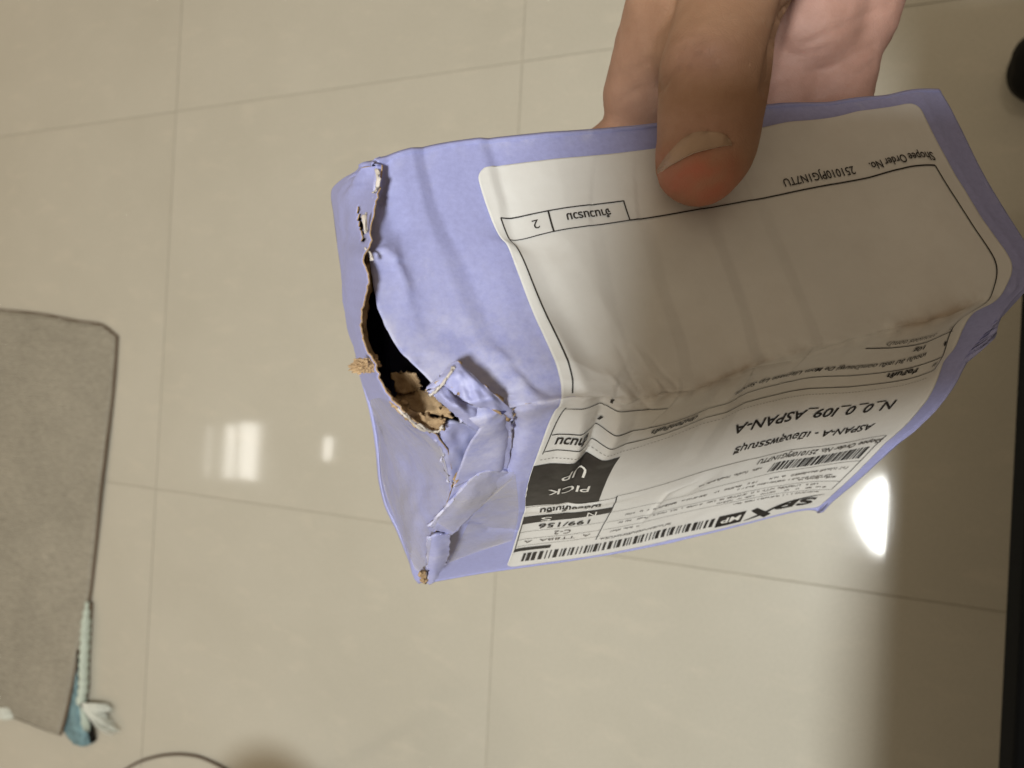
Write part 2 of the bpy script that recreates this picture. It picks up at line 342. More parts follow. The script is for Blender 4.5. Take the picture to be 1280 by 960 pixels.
# ----------------------------------------------------------------- dents, folds and creases of the carton and its label
CREASES = [   # (path, height in mm along it, half width in mm, profile)
 ([(512,176),(526,235),(546,300),(572,365),(598,425),(630,478)], [-.8,-1.0,-1.05,-.95,-.8,-.3], 2.5, 's'),
 ([(598,166),(610,205),(622,250),(640,312)], [-.6,-.8,-.7,-.2], 1.7, 's'),
 ([(470,262),(482,300),(492,318)], [-.7,-.8,-.3], 2.2, 's'),
 ([(500,340),(505,385),(520,440)], [-.5,-.6,-.3], 1.6, 's'),
 ([(462,316),(480,312),(497,325),(507,350),(517,390),(535,440)], [.5,1.2,1.4,1.1,.7,.2], 1.2, 'e'),
 ([(478,250),(486,285)], [-1.2,-.8], 2.4, 'g'),
 ([(640,300),(665,360),(690,410),(715,455),(735,490)], [.3,.9,1.4,1.7,1.0], 2.6, 'e'),
 ([(672,320),(700,380),(735,440)], [-.5,-.9,-1.0], 4.5, 'g'),
 ([(738,290),(752,380),(772,470)], [-.2,-.3,-.3], 2.8, 's'),
 ([(800,285),(822,370),(850,470)], [-.2,-.3,-.3], 2.8, 's'),
 ([(878,268),(901,328),(936,440),(944,456)], [-.25,-.4,-.4,-.3], 2.6, 's'),
 ([(944,258),(968,312),(1000,390),(1016,432)], [-.25,-.4,-.4,-.3], 2.6, 's'),
 ([(1060,260),(1090,330),(1110,400)], [-.3,-.4,-.4], 6, 'g'),
 ([(770,430),(786,462),(803,492)], [-.1,-.35,-.5], .55, 'e'),
 ([(790,430),(808,458),(826,486)], [.1,.35,.35], .55, 'e'),
 ([(808,440),(826,464),(846,484)], [-.1,-.3,-.3], .5, 'e'),
 ([(756,462),(772,482),(790,500)], [.1,.4,.3], .6, 'e'),
 ([(757,503),(782,507),(830,490),(870,490),(930,464),(990,453),(1060,428),(1120,412),(1200,389)], [-.4,-.7,-.6,-.7,-.4,-.6,-.4,-.5,-.4], .6, 'e'),
 ([(778,446),(792,470),(806,496)], [.05,.3,.3], .4, 'e'), ([(800,446),(816,470),(834,490)], [-.05,-.3,-.3], .4, 'e'), ([(784,480),(800,500),(812,512)], [-.2,-.35,-.2], .5, 'e'),
 ([(800,500),(826,494),(852,486)], [.2,.35,.2], .5, 'e'), ([(890,478),(915,474),(938,466)], [-.2,-.35,-.2], .6, 'e'), ([(975,452),(1000,446),(1030,436)], [.2,.35,.2], .6, 'e'),
 ([(700,478),(722,486),(752,497)], [-1.2,-1.6,-1.0], 3.2, 'g'),
 ([(752,505),(745,545),(738,568),(720,600),(705,640)], [-.9,-2.5,-2.2,-.8,-.2], 2.0, 't'),
 ([(732,510),(722,561),(706,584)], [.3,1.1,.5], 2.6, 'g'),
 ([(776,508),(768,545),(757,574)], [.3,1.0,.4], 2.0, 'g'),
 ([(920,480),(905,512),(870,570)], [.5,.7,.2], 2.6, 'g'),
 ([(868,600),(834,614),(812,640),(796,658)], [.2,.55,.45,.1], 1.0, 'e'),
 ([(884,596),(860,612)], [.4,.4], 2.6, 'g'),
 ([(657,637),(700,638),(720,631),(760,627),(800,618)], [.25,.35,.35,.3,.1], 1.6, 'g'),
 ([(1012,486),(1000,540),(970,590)], [-.4,-.5,-.3], 5, 'g'),
 ([(641,516),(646,545),(634,592)], [-2.6,-4.2,-2.2], .9, 'e'),
 ([(590,655),(612,663),(642,663)], [-1.6,-1.6,-.8], .8, 'e'),
 ([(625,440),(650,470),(676,500)], [.5,.9,.5], 1.2, 'e'),
 ([(640,455),(668,480),(690,492)], [-.8,-.9,-.4], 1.2, 'e'),
 ([(600,448),(630,490),(645,515)], [-.4,-1.2,-1.4], 1.8, 'g'),
 ([(650,600),(648,640),(640,690)], [.4,.5,.3], 1.4, 'e'),
 ([(1150,120),(1215,240),(1275,330)], [.3,.4,.3], 2.0, 'e'),
 ([(470,206),(474,222),(470,240)], [.9,1.2,.8], .8, 'e'),
 ([(483,198),(482,225),(474,246)], [-.9,-1.2,-.8], .9, 'e'),
]
_CR = []
for path, amp, hw, prof in CREASES:
    _CR.append((np.array([inv(*p) for p in path]), np.array(amp, float), hw, prof))
def seg_dist(x, w, A, B):
    d = B - A; L2 = d @ d + 1e-9; t = np.clip(((x - A[0]) * d[0] + (w - A[1]) * d[1]) / L2, 0, 1)
    return np.hypot(x - A[0] - t * d[0], w - A[1] - t * d[1]), t
def disp(x, w):
    out = 0.08 * fbm(x, w, 42, 3) + 0.014 * fbm(x, w, 9, 5)
    out = out + crumple(x, w, 9, 15) * .30 * np.exp(-((x + 12) ** 2 / 130 + (w - 6) ** 2 / 420)) + crumple(x, w, 5, 16) * .16 * np.exp(-((w - w_ridge(x)) / 3.5) ** 2)
    for P, a, hw, prof in _CR:
        best = np.full(np.shape(x), 1e9); amp = np.zeros(np.shape(x))
        for k in range(len(P) - 1):
            d, t = seg_dist(x, w, P[k], P[k + 1]); m = d < best
            best = np.where(m, d, best); amp = np.where(m, a[k] * (1 - t) + a[k + 1] * t, amp)
        u = best / hw
        if prof == 'g': f = np.clip(1.12 - np.sqrt(u * u + .03) / 1.55, 0, 1)
        elif prof == 's':              # a step in the crushed board: one steep facet, then a slow fall
            sd = np.zeros(np.shape(x)); bb = np.full(np.shape(x), 1e9)
            for k in range(len(P) - 1):
                d, t = seg_dist(x, w, P[k], P[k + 1]); m = d < bb; q = P[k + 1] - P[k]
                sd = np.where(m, np.sign((x - P[k][0]) * q[1] - (w - P[k][1]) * q[0]) * d, sd); bb = np.where(m, d, bb)
            f = np.clip(sd / hw, 0, 1) * np.clip(1 - (sd - hw) / (hw * 6), 0, 1)
        elif prof == 'e': f = np.exp(-np.sqrt(u * u + .04) * 1.3)
        else: f = np.clip(1 - u / 1.8, 0, 1) ** 1.3
        out = out + amp * f
    return out
def surf(x, w, lift=0.0):
    x = np.asarray(x, float); w = np.asarray(w, float); e = .4
    p = smooth(x, w); a = smooth(x + e, w) - p; b2 = smooth(x, w + e) - p
    n = np.cross(b2, a); n /= np.linalg.norm(n, axis=-1, keepdims=True) + 1e-12
    s = np.where((n * p).sum(-1) > 0, -1.0, 1.0)[..., None]; n = n * s
    return p + n * (disp(x, w) + lift)[..., None]

# ----------------------------------------------------------------- carton
parcel = empty('cardboard_parcel', 'crushed purple cardboard parcel with torn corner and white shipping label, held in one hand', 'parcel', to_world(BO + 43 * BX + 27 * BU + 52 * BV))
bpy.context.view_layer.update()
P_INV = np.array(parcel.matrix_world.inverted())
def to_parcel(p):                      # lens millimetres -> parcel's own metres
    q = to_world(p).reshape(-1, 3); return q - np.array(parcel.location)
PARTS = []
def part(name, p, nr, nc, mats, t=None, parent=None, label=None):
    o = mesh_obj(name, to_parcel(p), grid_faces(nr, nc), mats, parent or parcel)
    me = o.data; c = Vector((0, 0, CAM_H)) - parcel.location; s = 0
    for q in me.polygons: s += q.area * (1 if q.normal.dot(c - q.center) > 0 else -1)
    if s < 0: me.flip_normals()
    if t: solidify(o, t)
    if label: o['label'] = label
    PARTS.append(o); return o

def x_left(w):
    return np.interp(w, [-53.5,-36,-30,-25,-14,-3,10,25,60,104.5], [-22,-22,-21.6,-21,-20,-17,-10,-14,-19,-23]) 
def x_right(w):
    return np.interp(w, [-53.5,-10,0,12,30,60,104.5], [109,109,109,107,106,104,104])
ws = np.unique(np.r_[np.linspace(-53.5, 104.5, 300), np.linspace(-3, 14, 60)])
cs = np.linspace(0, 1, 250)
xl, xr = x_left(ws), x_right(ws)
jag = (np.interp(ws, [-53, -48, -36, -30, 10], [0.1, .5, .4, .1, .05]) * fbm(ws, ws * 0, 6, 11))
gx = (xl + jag * (ws < 12))[:, None] * (1 - cs) + xr[:, None] * cs; gw = np.repeat(ws[:, None], len(cs), 1)
shell_p = surf(gx, gw)
# far edges roll over instead of ending in a knife edge
shell = part('carton_shell', shell_p, len(ws), len(cs), [MAT_PURPLE, MAT_KRAFT], .00015)
shell.modifiers[0].material_offset_rim = 0
wear = np.exp(-((gx + 12) ** 2 / 200 + (gw - 8) ** 2 / 700)) * .7 + .8 * np.exp(-((gw - w_ridge(gx)) / 1.4) ** 2) * (gx < 0) + .7 * np.exp(-(gw + 53.5) / 1.5) * (.5 + .5 * fbm(gx, gw, 9, 4)) + .5 * np.exp(-(104.5 - gw) / 1.2) + .6 * np.exp(-(gx - xl[:, None]) / 1.2) * (gw < 5)
wa_ = shell.data.attributes.new('wear', 'FLOAT', 'POINT'); wa_.data.foreach_set('value', np.clip(wear, 0, 1).ravel().astype(np.float32))

def crom(P, n, axis=0):                # Catmull-Rom through a control grid along one axis
    P = np.moveaxis(np.asarray(P, float), axis, 0); m = len(P)
    if m == 2:
        t = np.linspace(0, 1, n).reshape((-1,) + (1,) * (P.ndim - 1)); return np.moveaxis(P[0] * (1 - t) + P[1] * t, 0, axis)
    t = np.linspace(0, m - 1, n); k = np.clip(t.astype(int), 0, m - 2); s = (t - k).reshape((-1,) + (1,) * (P.ndim - 1))
    p0 = P[np.maximum(k - 1, 0)]; p1 = P[k]; p2 = P[k + 1]; p3 = P[np.minimum(k + 2, m - 1)]
    r = .5 * (2 * p1 + (p2 - p0) * s + (2 * p0 - 5 * p1 + 4 * p2 - p3) * s ** 2 + (3 * p1 - p0 - 3 * p2 + p3) * s ** 3)
    return np.moveaxis(r, 0, axis)
def zR(px, py): return np.maximum(zT(px, py), zF(px, py))
def flap(name, rows, nr=24, nc=30, mats=None, t=.0008, wob=.3, seed=1, label=None, absolute=False, rim=0):
    C = np.array(rows, float); G = crom(crom(C, nr, 0), nc, 1)
    z = G[..., 2] if absolute else zR(G[..., 0], G[..., 1]) + G[..., 2]
    i, j = np.meshgrid(np.arange(nr), np.arange(nc), indexing='ij')
    jag_ = 1.5 if mats else .9
    edge = np.minimum.reduce([i, nr - 1 - i, j, nc - 1 - j]) == 0
    G[..., 0] += edge * jag_ * fbm(i * 1.0, j * 1.0, 5, seed + 40); G[..., 1] += edge * jag_ * fbm(i * 1.0, j * 1.0, 5, seed + 50)
    z = z + wob * .5 * fbm(G[..., 0], G[..., 1], 24, seed) + wob * 1.1 * crumple(G[..., 0], G[..., 1], 22, seed + 7)
    o = part(name, ray(G[..., 0], G[..., 1], z), nr, nc, mats or [MAT_PURPLE, MAT_KRAFT], t, label=label)
    o.modifiers[0].material_offset = 0; o.modifiers[0].material_offset_rim = rim
    wv = np.where(edge, .9, .28); a_ = o.data.attributes.new('wear', 'FLOAT', 'POINT'); a_.data.foreach_set('value', wv.ravel().astype(np.float32)); return o

# torn end panel between the tear and the far silhouette
C1 = [(477,206),(473,236),(468,258),(463,285),(461,308),(453,322),(460,346),(456,372),(451,392),(454,430),(468,455),(479,485),(496,507),(520,528),(541,540),(556,558),(566,600),(553,642),(540,678),(533,727)]
C2 = [(452,212),(430,222),(415,236),(417,270),(422,310),(427,345),(432,375),(436,395),(441,425),(449,452),(457,480),(464,505),(470,535),(473,560),(476,600),(483,630),(497,660),(508,690),(517,715),(529,728)]
C1 = spline([(x, y, zR(x, y) + d) for (x, y), d in zip(C1, np.interp(np.arange(20), [0,12,14,16,19],[-1,-1,1,2,0]))], 140)
kk = np.linspace(0, 1, 20)
C2 = spline([(x, y, z) for (x, y), z in zip(C2, np.interp(kk, [0,.08,.14,.55,1], [150,178,196,214,212]))], 140)
NCE = 40; tt = np.linspace(0, 1, NCE)
E1 = ray(C1[:, 0] + 1.1 * fbm(C1[:, 1], C1[:, 1] * 0, 9, 8) + .5 * fbm(C1[:, 1], C1[:, 1] * 0, 3.5, 9), C1[:, 1], C1[:, 2]); E2 = ray(C2[:, 0], C2[:, 1], C2[:, 2])
LP = E1[:, None] * (1 - tt)[None, :, None] + E2[:, None] * tt[None, :, None]
px_ = proj(LP); LN = np.array([-.95, .19, -.25])
bul = np.sin(np.pi * tt)[None, :] * (1.4 + .5 * fbm(np.arange(140)[:, None] * 1.0, tt[None] * 30, 40, 21))
crk = .5 * crumple(np.arange(140)[:, None] * 1.0, tt[None] * 45, 26, 22) * np.sin(np.pi * tt)[None, :] ** .6 + .35 * fbm(np.arange(140)[:, None] * 1.0, tt[None] * 60, 33, 23, 2) * np.sin(np.pi * tt)[None, :] ** .5
def cut_slit(o, P_):
    c = proj(P_.reshape(-1, 3)); keep = []
    for f_ in o.data.polygons:
        q = c[list(f_.vertices)].mean(0); hw_ = np.interp(q[1], [254, 258, 278, 300, 303], [0, .8, 3.2, 1.2, 0]); keep.append(abs(q[0] - np.interp(q[1], [256, 270, 285, 300], [447, 449, 451.5, 454])) >= hw_)
    bm = bmesh.new(); bm.from_mesh(o.data); bm.faces.ensure_lookup_table(); bmesh.ops.delete(bm, geom=[bm.faces[i] for i, k in enumerate(keep) if not k], context='FACES'); bm.to_mesh(o.data); bm.free()
end_panel = part('end_panel', LP + LN * (bul + crk)[..., None], 140, NCE, [MAT_PURPLE, MAT_KRAFT], .0003, label='torn purple end panel of the parcel under clear tape')

cut_slit(end_panel, LP + LN * (bul + crk)[..., None])

# faces turned away from the lens
def loft(name, A, B, n=12, inner=0):
    t = np.linspace(0, 1, n)[:, None, None]; G = A[None] * (1 - t) + B[None] * t
    o = mesh_obj(name, to_parcel(G), grid_faces(n, A.shape[0]), [MAT_PURPLE, MAT_KRAFT], parcel)
    me = o.data; s = 0                 # outward = away from the middle of the carton
    for q in me.polygons: s += q.area * (1 if q.normal.dot(q.center) > 0 else -1)
    if s < 0: me.flip_normals()
    solidify(o, .0011, 0, inner); return o
top_edge = shell_p[0]; bot_edge = shell_p[-1]; right_edge = shell_p[:, -1]; nW = len(cs)
back_top = BO + (-22 + 131 * cs)[:, None] * BX + 53.5 * BU + 104 * BV
back_bot = bot_edge
loft('top_panel', top_edge, back_top); loft('back_panel', back_top, back_bot + .3 * BV)
iw = int(np.argmin(np.abs(ws))); rT = right_edge[:iw + 1]; rF = right_edge[iw:]
rF2 = np.stack([np.interp(np.linspace(0, 1, len(rT)), np.linspace(0, 1, len(rF)), rF[:, k]) for k in range(3)], -1)
cr = back_top[-1]; sT = np.linspace(0, 1, len(rT))[:, None]
kright = top_edge[-1] * (1 - sT) + cr * sT
# right end: from the upper face's edge (top -> ridge) to the far edge (far top -> far bottom)
far_r = back_top[-1] * (1 - sT) + rF[-1] * sT
loft('side_panel', rT, far_r)
fill_a = np.stack([rT[-1]] * len(rF)); loft('side_gusset', rF, np.linspace(rT[-1], rF[-1], len(rF)) + 1.2 * BX)

K1 = np.vstack([np.linspace(top_edge[0], back_top[0], 70), np.linspace(back_top[0], bot_edge[0], 70)])
loft('end_fold', E2, K1, 12, 1); loft('end_fold', np.linspace(E1[0], E2[0], 12), np.linspace(top_edge[0] + .5 * BV, top_edge[0] + 20 * BV, 12), 6)

# crushed and torn flaps at the near corner
flap('torn_flap', [[(531,487,1),(550,469,-1),(569,452,-2.5),(590,468,-3),(613,489,-2.5),(640,512,-1)],
                   [(545,484,0),(560,472,-2.5),(578,468,-3.6),(596,482,-3.6),(618,500,-2.8),(641,520,-1.5)],
                   [(553,480,0),(565,490,-1),(580,501,-1.5),(598,509,-2),(620,512,-2.5),(642,526,-1)]], 30, 44, seed=3, wob=.3, rim=1, label='curled torn flap with a bare brown edge')
flap('torn_flap', [[(534,489,1),(553,481,0),(576,500,.5),(600,510,0),(638,521,0)],
                   [(541,494,1),(557,498,-1),(578,514,-2.5),(603,527,-2.5),(640,534,-1)],
                   [(547,500,2),(562,513,1),(579,527,-.5),(603,542,-1.5),(640,547,-.5)]], 26, 40, seed=5, wob=.35)
flap('torn_flap', [[(606,545,-1.5),(622,546,-2),(640,547,-1)],[(588,573,-3),(612,570,-3),(638,570,-1.5)],[(566,610,-3),(598,597,-2.5),(632,596,-1.5)]], 26, 26, seed=7, wob=.2, rim=1, t=.0012, label='purple flap with a straight cut brown edge')
flap('torn_flap', [[(541,540,3),(556,530,3),(580,530,3),(606,546,4)],[(549,560,3),(560,560,2),(578,562,3),(596,566,5)],[(560,602,2),(564,604,2),(570,604,2.5),(574,604,4)]], 26, 26, seed=9, wob=.4)
flap('torn_flap', [[(537,658,-1),(560,633,-2.5),(596,594,-4),(626,590,-3.5),(641,592,-1.5)],[(548,664,-1.5),(570,645,-3.5),(598,615,-4.5),(617,604,-3.5),(634,601,-1.5)],[(566,669,-1),(582,652,-2),(604,630,-2),(620,612,-2),(630,606,-1)]], 24, 44, seed=13, wob=.25, label='taped purple strip folded across the crushed corner')
flap('torn_flap', [[(533,674,-1),(546,669,-2.5),(563,667,-1)],[(534,702,-2),(546,696,-4),(562,690,-2)],[(536,731,-1.5),(543,727,-3),(557,705,-1)]], 30, 20, seed=15, wob=.2)
# bare brown board seen inside the tear
KB = [MAT_KRAFT, MAT_KRAFT]
flap('inner_flap', [[(489,467,7),(503,466,7),(517,468,7)],[(494,480,8),(509,478,8),(523,480,8)],[(499,492,8),(513,489,8),(528,489,8)]], 14, 18, KB, seed=17, label='brown inner flap inside the tear')
flap('inner_flap', [[(496,488,10),(515,486,9),(530,487,8),(548,498,6)],[(499,498,9),(518,500,8),(540,506,6),(560,515,4)],[(505,508,8),(522,514,6.5),(545,519,4.5),(566,522,3)]], 16, 22, KB, seed=19)
flap('inner_flap', [[(482,485,3),(500,503,3.5),(522,516,3.5),(541,523,3),(556,524,2)],[(488,494,2.5),(504,511,2.5),(524,526,2.5),(541,532,2),(556,530,1)],[(495,506,1.5),(510,521,1),(526,533,1),(541,540,.6),(553,536,.4)]], 18, 34, KB, seed=23, wob=.6)
flap('inner_flap', [[(459,316,3),(463,350,3.5),(454,388,3.5),(458,425,4),(470,450,4)],[(460.5,316,3.5),(466,352,4.5),(459,388,4.5),(461,425,5),(473,450,5)]], 10, 40, KB, seed=29, wob=.6)
flap('torn_paper', [[(452.5,268,-1.2),(456,268,-1.6),(460,265,-1.2)],[(453.5,280,-1.2),(456,280,-1.8),(459,276,-1.2)],[(455,291,-1),(456.5,290,-1.4),(458,287,-1)]], 10, 10, [MAT_PULP, MAT_PULP], .0004, seed=31, label='pale torn paper scrap')
flap('torn_paper', [[(472,236,-1.5),(475,224,-2),(473,210,-1.5)],[(466,243,-1),(470,228,-1.6),(468,212,-1)]], 8, 14, [MAT_PULP, MAT_PULP], .0004, seed=35)
flap('torn_paper', [[(460,312,-.5),(464,318,-1),(465,326,-.3)],[(457,309,-.5),(461,316,-.8),(462,324,-.3)]], 6, 8, [MAT_PULP, MAT_PULP], .0004, seed=37)
flap('torn_paper', [[(536,494,-.8),(552,478,-2.2),(566,458,-3.4)],[(537,495.5,-.8),(553,480,-2.3),(566.5,460,-3.5)]], 6, 20, [MAT_PULP, MAT_PULP], .0004, seed=39)
flap('torn_paper', [[(499,509,.3),(517,526,.2),(541,540,-.2),(553,533,-.2)],[(498,510,.1),(516.5,527.5,0),(541,541.5,-.5),(554,534,-.5)]], 6, 30, [MAT_PULP, MAT_PULP], .0004, seed=43)
# fuzzy wad of torn fibre hanging at the tear
sv = []; sbm = bmesh.new(); bmesh.ops.create_icosphere(sbm, subdivisions=4, radius=1.0)
for v in sbm.verts:
    c = v.co.copy(); k = 1 + .32 * math.sin(c.x * 7 + c.y * 5) * math.sin(c.y * 9 + c.z * 4) + .22 * math.sin(c.z * 17 + c.x * 13) + random.uniform(-.09, .09)
    q = ray(456, 457, zR(470, 455) + 1) + np.array([c.x * 2.1, c.y * 1.15 + c.x * -.25, c.z * 1.3]) * k
    v.co = Vector(to_parcel(q)[0])
bm_obj('torn_paper', sbm, MAT_KRAFT, parcel)

flap('inner_flap', [[(525,717,-2.5),(529,716,-3),(533,717,-3)],[(526,723,-2.5),(529,723,-3),(533,723,-3)],[(528,728,-2),(530,729,-2.5),(532,729,-2.5)]], 14, 12, KB, seed=57, wob=.9, label='bare brown scrap at the crushed lowest corner')

# clear tape laid over what is there
def drape(name, rows, nr, nc, off, mats, iters=14, t=None):
    bpy.context.view_layer.update(); dg = bpy.context.evaluated_depsgraph_get()
    trees = []
    for o in PARTS:
        bm = bmesh.new(); bm.from_mesh(o.data); trees.append(BVHTree.FromBMesh(bm)); bm.free()
    G = crom(crom(np.array(rows, float), nr, 0), nc, 1); z = np.full((nr, nc), np.nan)
    org = Vector((0, 0, CAM_H)) - parcel.location
    for i in range(nr):
        for j in range(nc):
            d = Vector(RW @ ray(G[i, j, 0], G[i, j, 1], 1.0)); dn = d.normalized(); best = None
            for tr in trees:
                h = tr.ray_cast(org, dn)
                if h[0] is not None and (best is None or h[3] < best): best = h[3]
            if best is not None: z[i, j] = best * 1000 / d.length
    ok = ~np.isnan(z); z = np.where(ok, z, np.nanmedian(z))
    for _ in range(iters):
        zp = np.pad(z, 1, 'edge'); a = (zp[:-2, 1:-1] + zp[2:, 1:-1] + zp[1:-1, :-2] + zp[1:-1, 2:]) / 4
        z = np.minimum(z, a * .6 + z * .4)
    return part(name, ray(G[..., 0], G[..., 1], z - off), nr, nc, mats, t)
drape('clear_tape', [[(463,500),(478,498),(497,512),(530,540),(552,560)],[(473,556),(487,560),(512,566),(540,585),(562,612)],[(479,605),(492,612),(515,622),(540,636),(548,648)],[(497,655),(505,660),(520,664),(534,668),(540,672)],[(519,712),(523,714),(527,716),(531,718),(533,720)]], 70, 44, .35, MAT_TAPE)
drape('clear_tape', [[(588,648),(612,622),(644,592)],[(572,682),(612,664),(648,640)],[(560,704),(596,690),(640,676)]], 34, 34, .3, MAT_TAPE)
drape('clear_tape', [[(545,652),(566,624),(598,592),(643,590)],[(566,666),(586,648),(612,624),(640,600)]], 24, 40, .3, MAT_TAPE)

# ================================================================= shipping label: one sheet of paper folded over the ridge
LW0, LW1 = -47.3, 102.7
lw = np.unique(np.r_[np.linspace(LW0, LW1, 290), np.linspace(-2, 14, 60), LW0 + np.linspace(0, 3, 10), LW1 - np.linspace(0, 3, 10)])
lc = np.linspace(0, 1, 230)
dd = np.minimum(lw - LW0, LW1 - lw); inset = np.where(dd < 3, 3 - np.sqrt(np.maximum(9 - (3 - dd) ** 2, 0)), 0)
lx = inset[:, None] * (1 - lc) + (100 - inset)[:, None] * lc; lgw = np.repeat(lw[:, None], len(lc), 1)
edge_lift = .18 * np.exp(-np.minimum(lx, 100 - lx) / .8) * (.5 + .5 * fbm(lx, lgw, 25, 61))
label = part('shipping_label', surf(lx, lgw, .24 + edge_lift), len(lw), len(lc), [MAT_LABEL, MAT_LABEL], .00009, label='white printed shipping label folded over the parcel edge')
at_ = label.data.attributes.new('dirt', 'FLOAT', 'POINT')
rr = (lgw - w_ridge(lx)); along = np.interp(lx, [0, 6, 14, 60, 100], [.15, .5, 1, .8, .8])
dv = along * (.5 * np.exp(-((rr + .3 * fbm(lx, lgw, 12, 66)) / 1.1) ** 2) + .30 * np.exp(-(rr / np.where(rr < 0, 3.5, 6.0)) ** 2)) + .25 * np.exp(-((lx - 14) ** 2 / 60 + (rr + 3) ** 2 / 30)) + .09
at_.data.foreach_set('value', np.clip(dv, 0, 1).ravel().astype(np.float32))

def on_label(name, X, W, F, mat, lift, lab=None):
    o = mesh_obj(name, to_parcel(surf(np.asarray(X), np.asarray(W), lift)), F, mat, label, smooth_shade=True)
    c = Vector((0, 0, CAM_H)) - parcel.location; s = 0
    for q in o.data.polygons: s += q.area * (1 if q.normal.dot(c - q.center) > 0 else -1)
    if s < 0: o.data.flip_normals()
    if lab: o['label'] = lab
    return o
INK = .40
class Flat:                            # flat shapes on the paper, gathered into one printed mark
    def __init__(s): s.X = []; s.W = []; s.F = []; s.n = 0
    def quadgrid(s, P00, P10, P01, P11, nu, nv):
        u, v = np.meshgrid(np.linspace(0, 1, nu), np.linspace(0, 1, nv), indexing='ij')
        P = [np.array(p, float) for p in (P00, P10, P01, P11)]
        for k, L in ((0, s.X), (1, s.W)):
            L.append(((1-u)*(1-v)*P[0][k] + u*(1-v)*P[1][k] + (1-u)*v*P[2][k] + u*v*P[3][k]).ravel())
        s.F.append(grid_faces(nu, nv) + s.n); s.n += nu * nv
    def rect(s, x0, x1, w0, w1, step=.5):
        s.quadgrid((x0, w0), (x1, w0), (x0, w1), (x1, w1), max(2, int(abs(x1-x0)/step)+1), max(2, int(abs(w1-w0)/step)+1))
    def rule(s, x0, w0, x1, w1, t=.22):
        d = np.array([x1-x0, w1-w0]); L = np.linalg.norm(d); n = np.array([-d[1], d[0]]) / L * t / 2
        a = np.array([x0, w0]); b = np.array([x1, w1])
        s.quadgrid(a - n, b - n, a + n, b + n, max(2, int(L / .45) + 1), 2)
    def stroke(s, pts, wid):
        P = np.array(pts, float); S = crom(np.column_stack([P, np.array(wid, float)]), 40, 0)
        d = np.gradient(S[:, :2], axis=0); d /= np.linalg.norm(d, axis=1, keepdims=True); nn = np.stack([-d[:, 1], d[:, 0]], -1) * S[:, 2:3] / 2
        A = S[:, :2] - nn; B = S[:, :2] + nn; G = np.stack([A, B], 1)
        s.X.append(G[..., 0].ravel()); s.W.append(G[..., 1].ravel()); s.F.append(grid_faces(40, 2) + s.n); s.n += 80
    def build(s, name, mat, lift=INK, lab=None):
        return on_label(name, np.concatenate(s.X), np.concatenate(s.W), np.concatenate(s.F), mat, lift, lab)

_tc = {}
def text_tris(body, bold, thr=.22):
    key = (body, bold, round(thr, 2))
    if key in _tc: return _tc[key]
    cu = bpy.data.curves.new('t', 'FONT'); cu.body = body; cu.size = 1.0; cu.resolution_u = 3; cu.offset = bold; cu.fill_mode = 'FRONT'
    ob = bpy.data.objects.new('t', cu); COL.objects.link(ob); bpy.context.view_layer.update()
    me = ob.evaluated_get(bpy.context.evaluated_depsgraph_get()).to_mesh()
    bm = bmesh.new(); bm.from_mesh(me); bmesh.ops.triangulate(bm, faces=bm.faces)
    for _ in range(4):
        es = [e for e in bm.edges if e.calc_length() > thr]
        if not es: break
        bmesh.ops.subdivide_edges(bm, edges=es, cuts=1); bmesh.ops.triangulate(bm, faces=bm.faces)
    bm.verts.ensure_lookup_table(); bm.verts.index_update()
    V = np.array([v.co[:2] for v in bm.verts]); F = np.array([[v.index for v in f.verts] for f in bm.faces]); bm.free()
    bpy.data.objects.remove(ob); bpy.data.curves.remove(cu)
    _tc[key] = (V, F); return V, F
def text(body, x0, x1, wb, h, mat=MAT_INK, bold=.0, shear=0.0, lift=INK + .06, wb1=None, name='printed_text'):
    # reads from x0 towards x1 (the label is upside down to the lens); wb = base line, h = capital height in mm
    V, F = text_tris(body, bold, min(.3, max(.1, .5 * .727 / h))); lo = V[:, 0].min(); wid = V[:, 0].max() - lo
    gy = V[:, 1] * h / .727; gxx = (V[:, 0] - lo) / wid
    X = x0 - gxx * (x0 - x1) - shear * gy; W = wb + ((wb1 if wb1 is not None else wb) - wb) * gxx + gy
    return on_label(name, X, W, F, mat, lift)
def marks(x0, x1, w, h, seed, density=.75, w1=None):       # print too small to read
    r = np.random.default_rng(seed); f = Flat(); x = x0; w1 = w if w1 is None else w1
    while x > x1:
        wd = h * r.uniform(.42, .7); k = (x0 - x) / (x0 - x1); wc = w + (w1 - w) * k; hh = h * r.uniform(.55, .95)
        if r.random() < density * 1.1:  # a letter: one or two stems and a bar
            f.rule(x, wc, x, wc + hh, h * .13)
            if r.random() < .7: f.rule(x - wd * .62, wc, x - wd * .62, wc + hh * r.uniform(.6, 1), h * .13)
            y_ = wc + hh * r.choice([.06, .5, .94]); f.rule(x, y_, x - wd * .66, y_, h * .14)
        x -= wd
    return f.build('printed_text', MAT_INK_GREY)

# ---- upper face
f = Flat(); f.rule(26, -32, 96.3, -32.4, .3); f.rule(96.3, -32.4, 96.3, 25.5, .28); f.rule(1.8, -36.5, 1.8, 6, .26)
f.rule(1.8, -36.5, 26, -36.5, .26); f.rule(1.8, -32, 26, -32, .24); f.rule(10.5, -36.6, 10.5, -32, .34); f.rule(26, -36.6, 26, -32, .28)
f.build('ruled_frame', MAT_INK)
text('2', 8.3, 7.1, -35.2, 1.9); text('จำนวนรวม', 22.6, 13.6, -35.2, 1.7, bold=.025)
text('Shopee Order No.', 97.2, 81.2, -35.1, 1.75, bold=.012); text('251010PJG1N7TU', 77.4, 60.4, -35.2, 1.75, bold=.008)
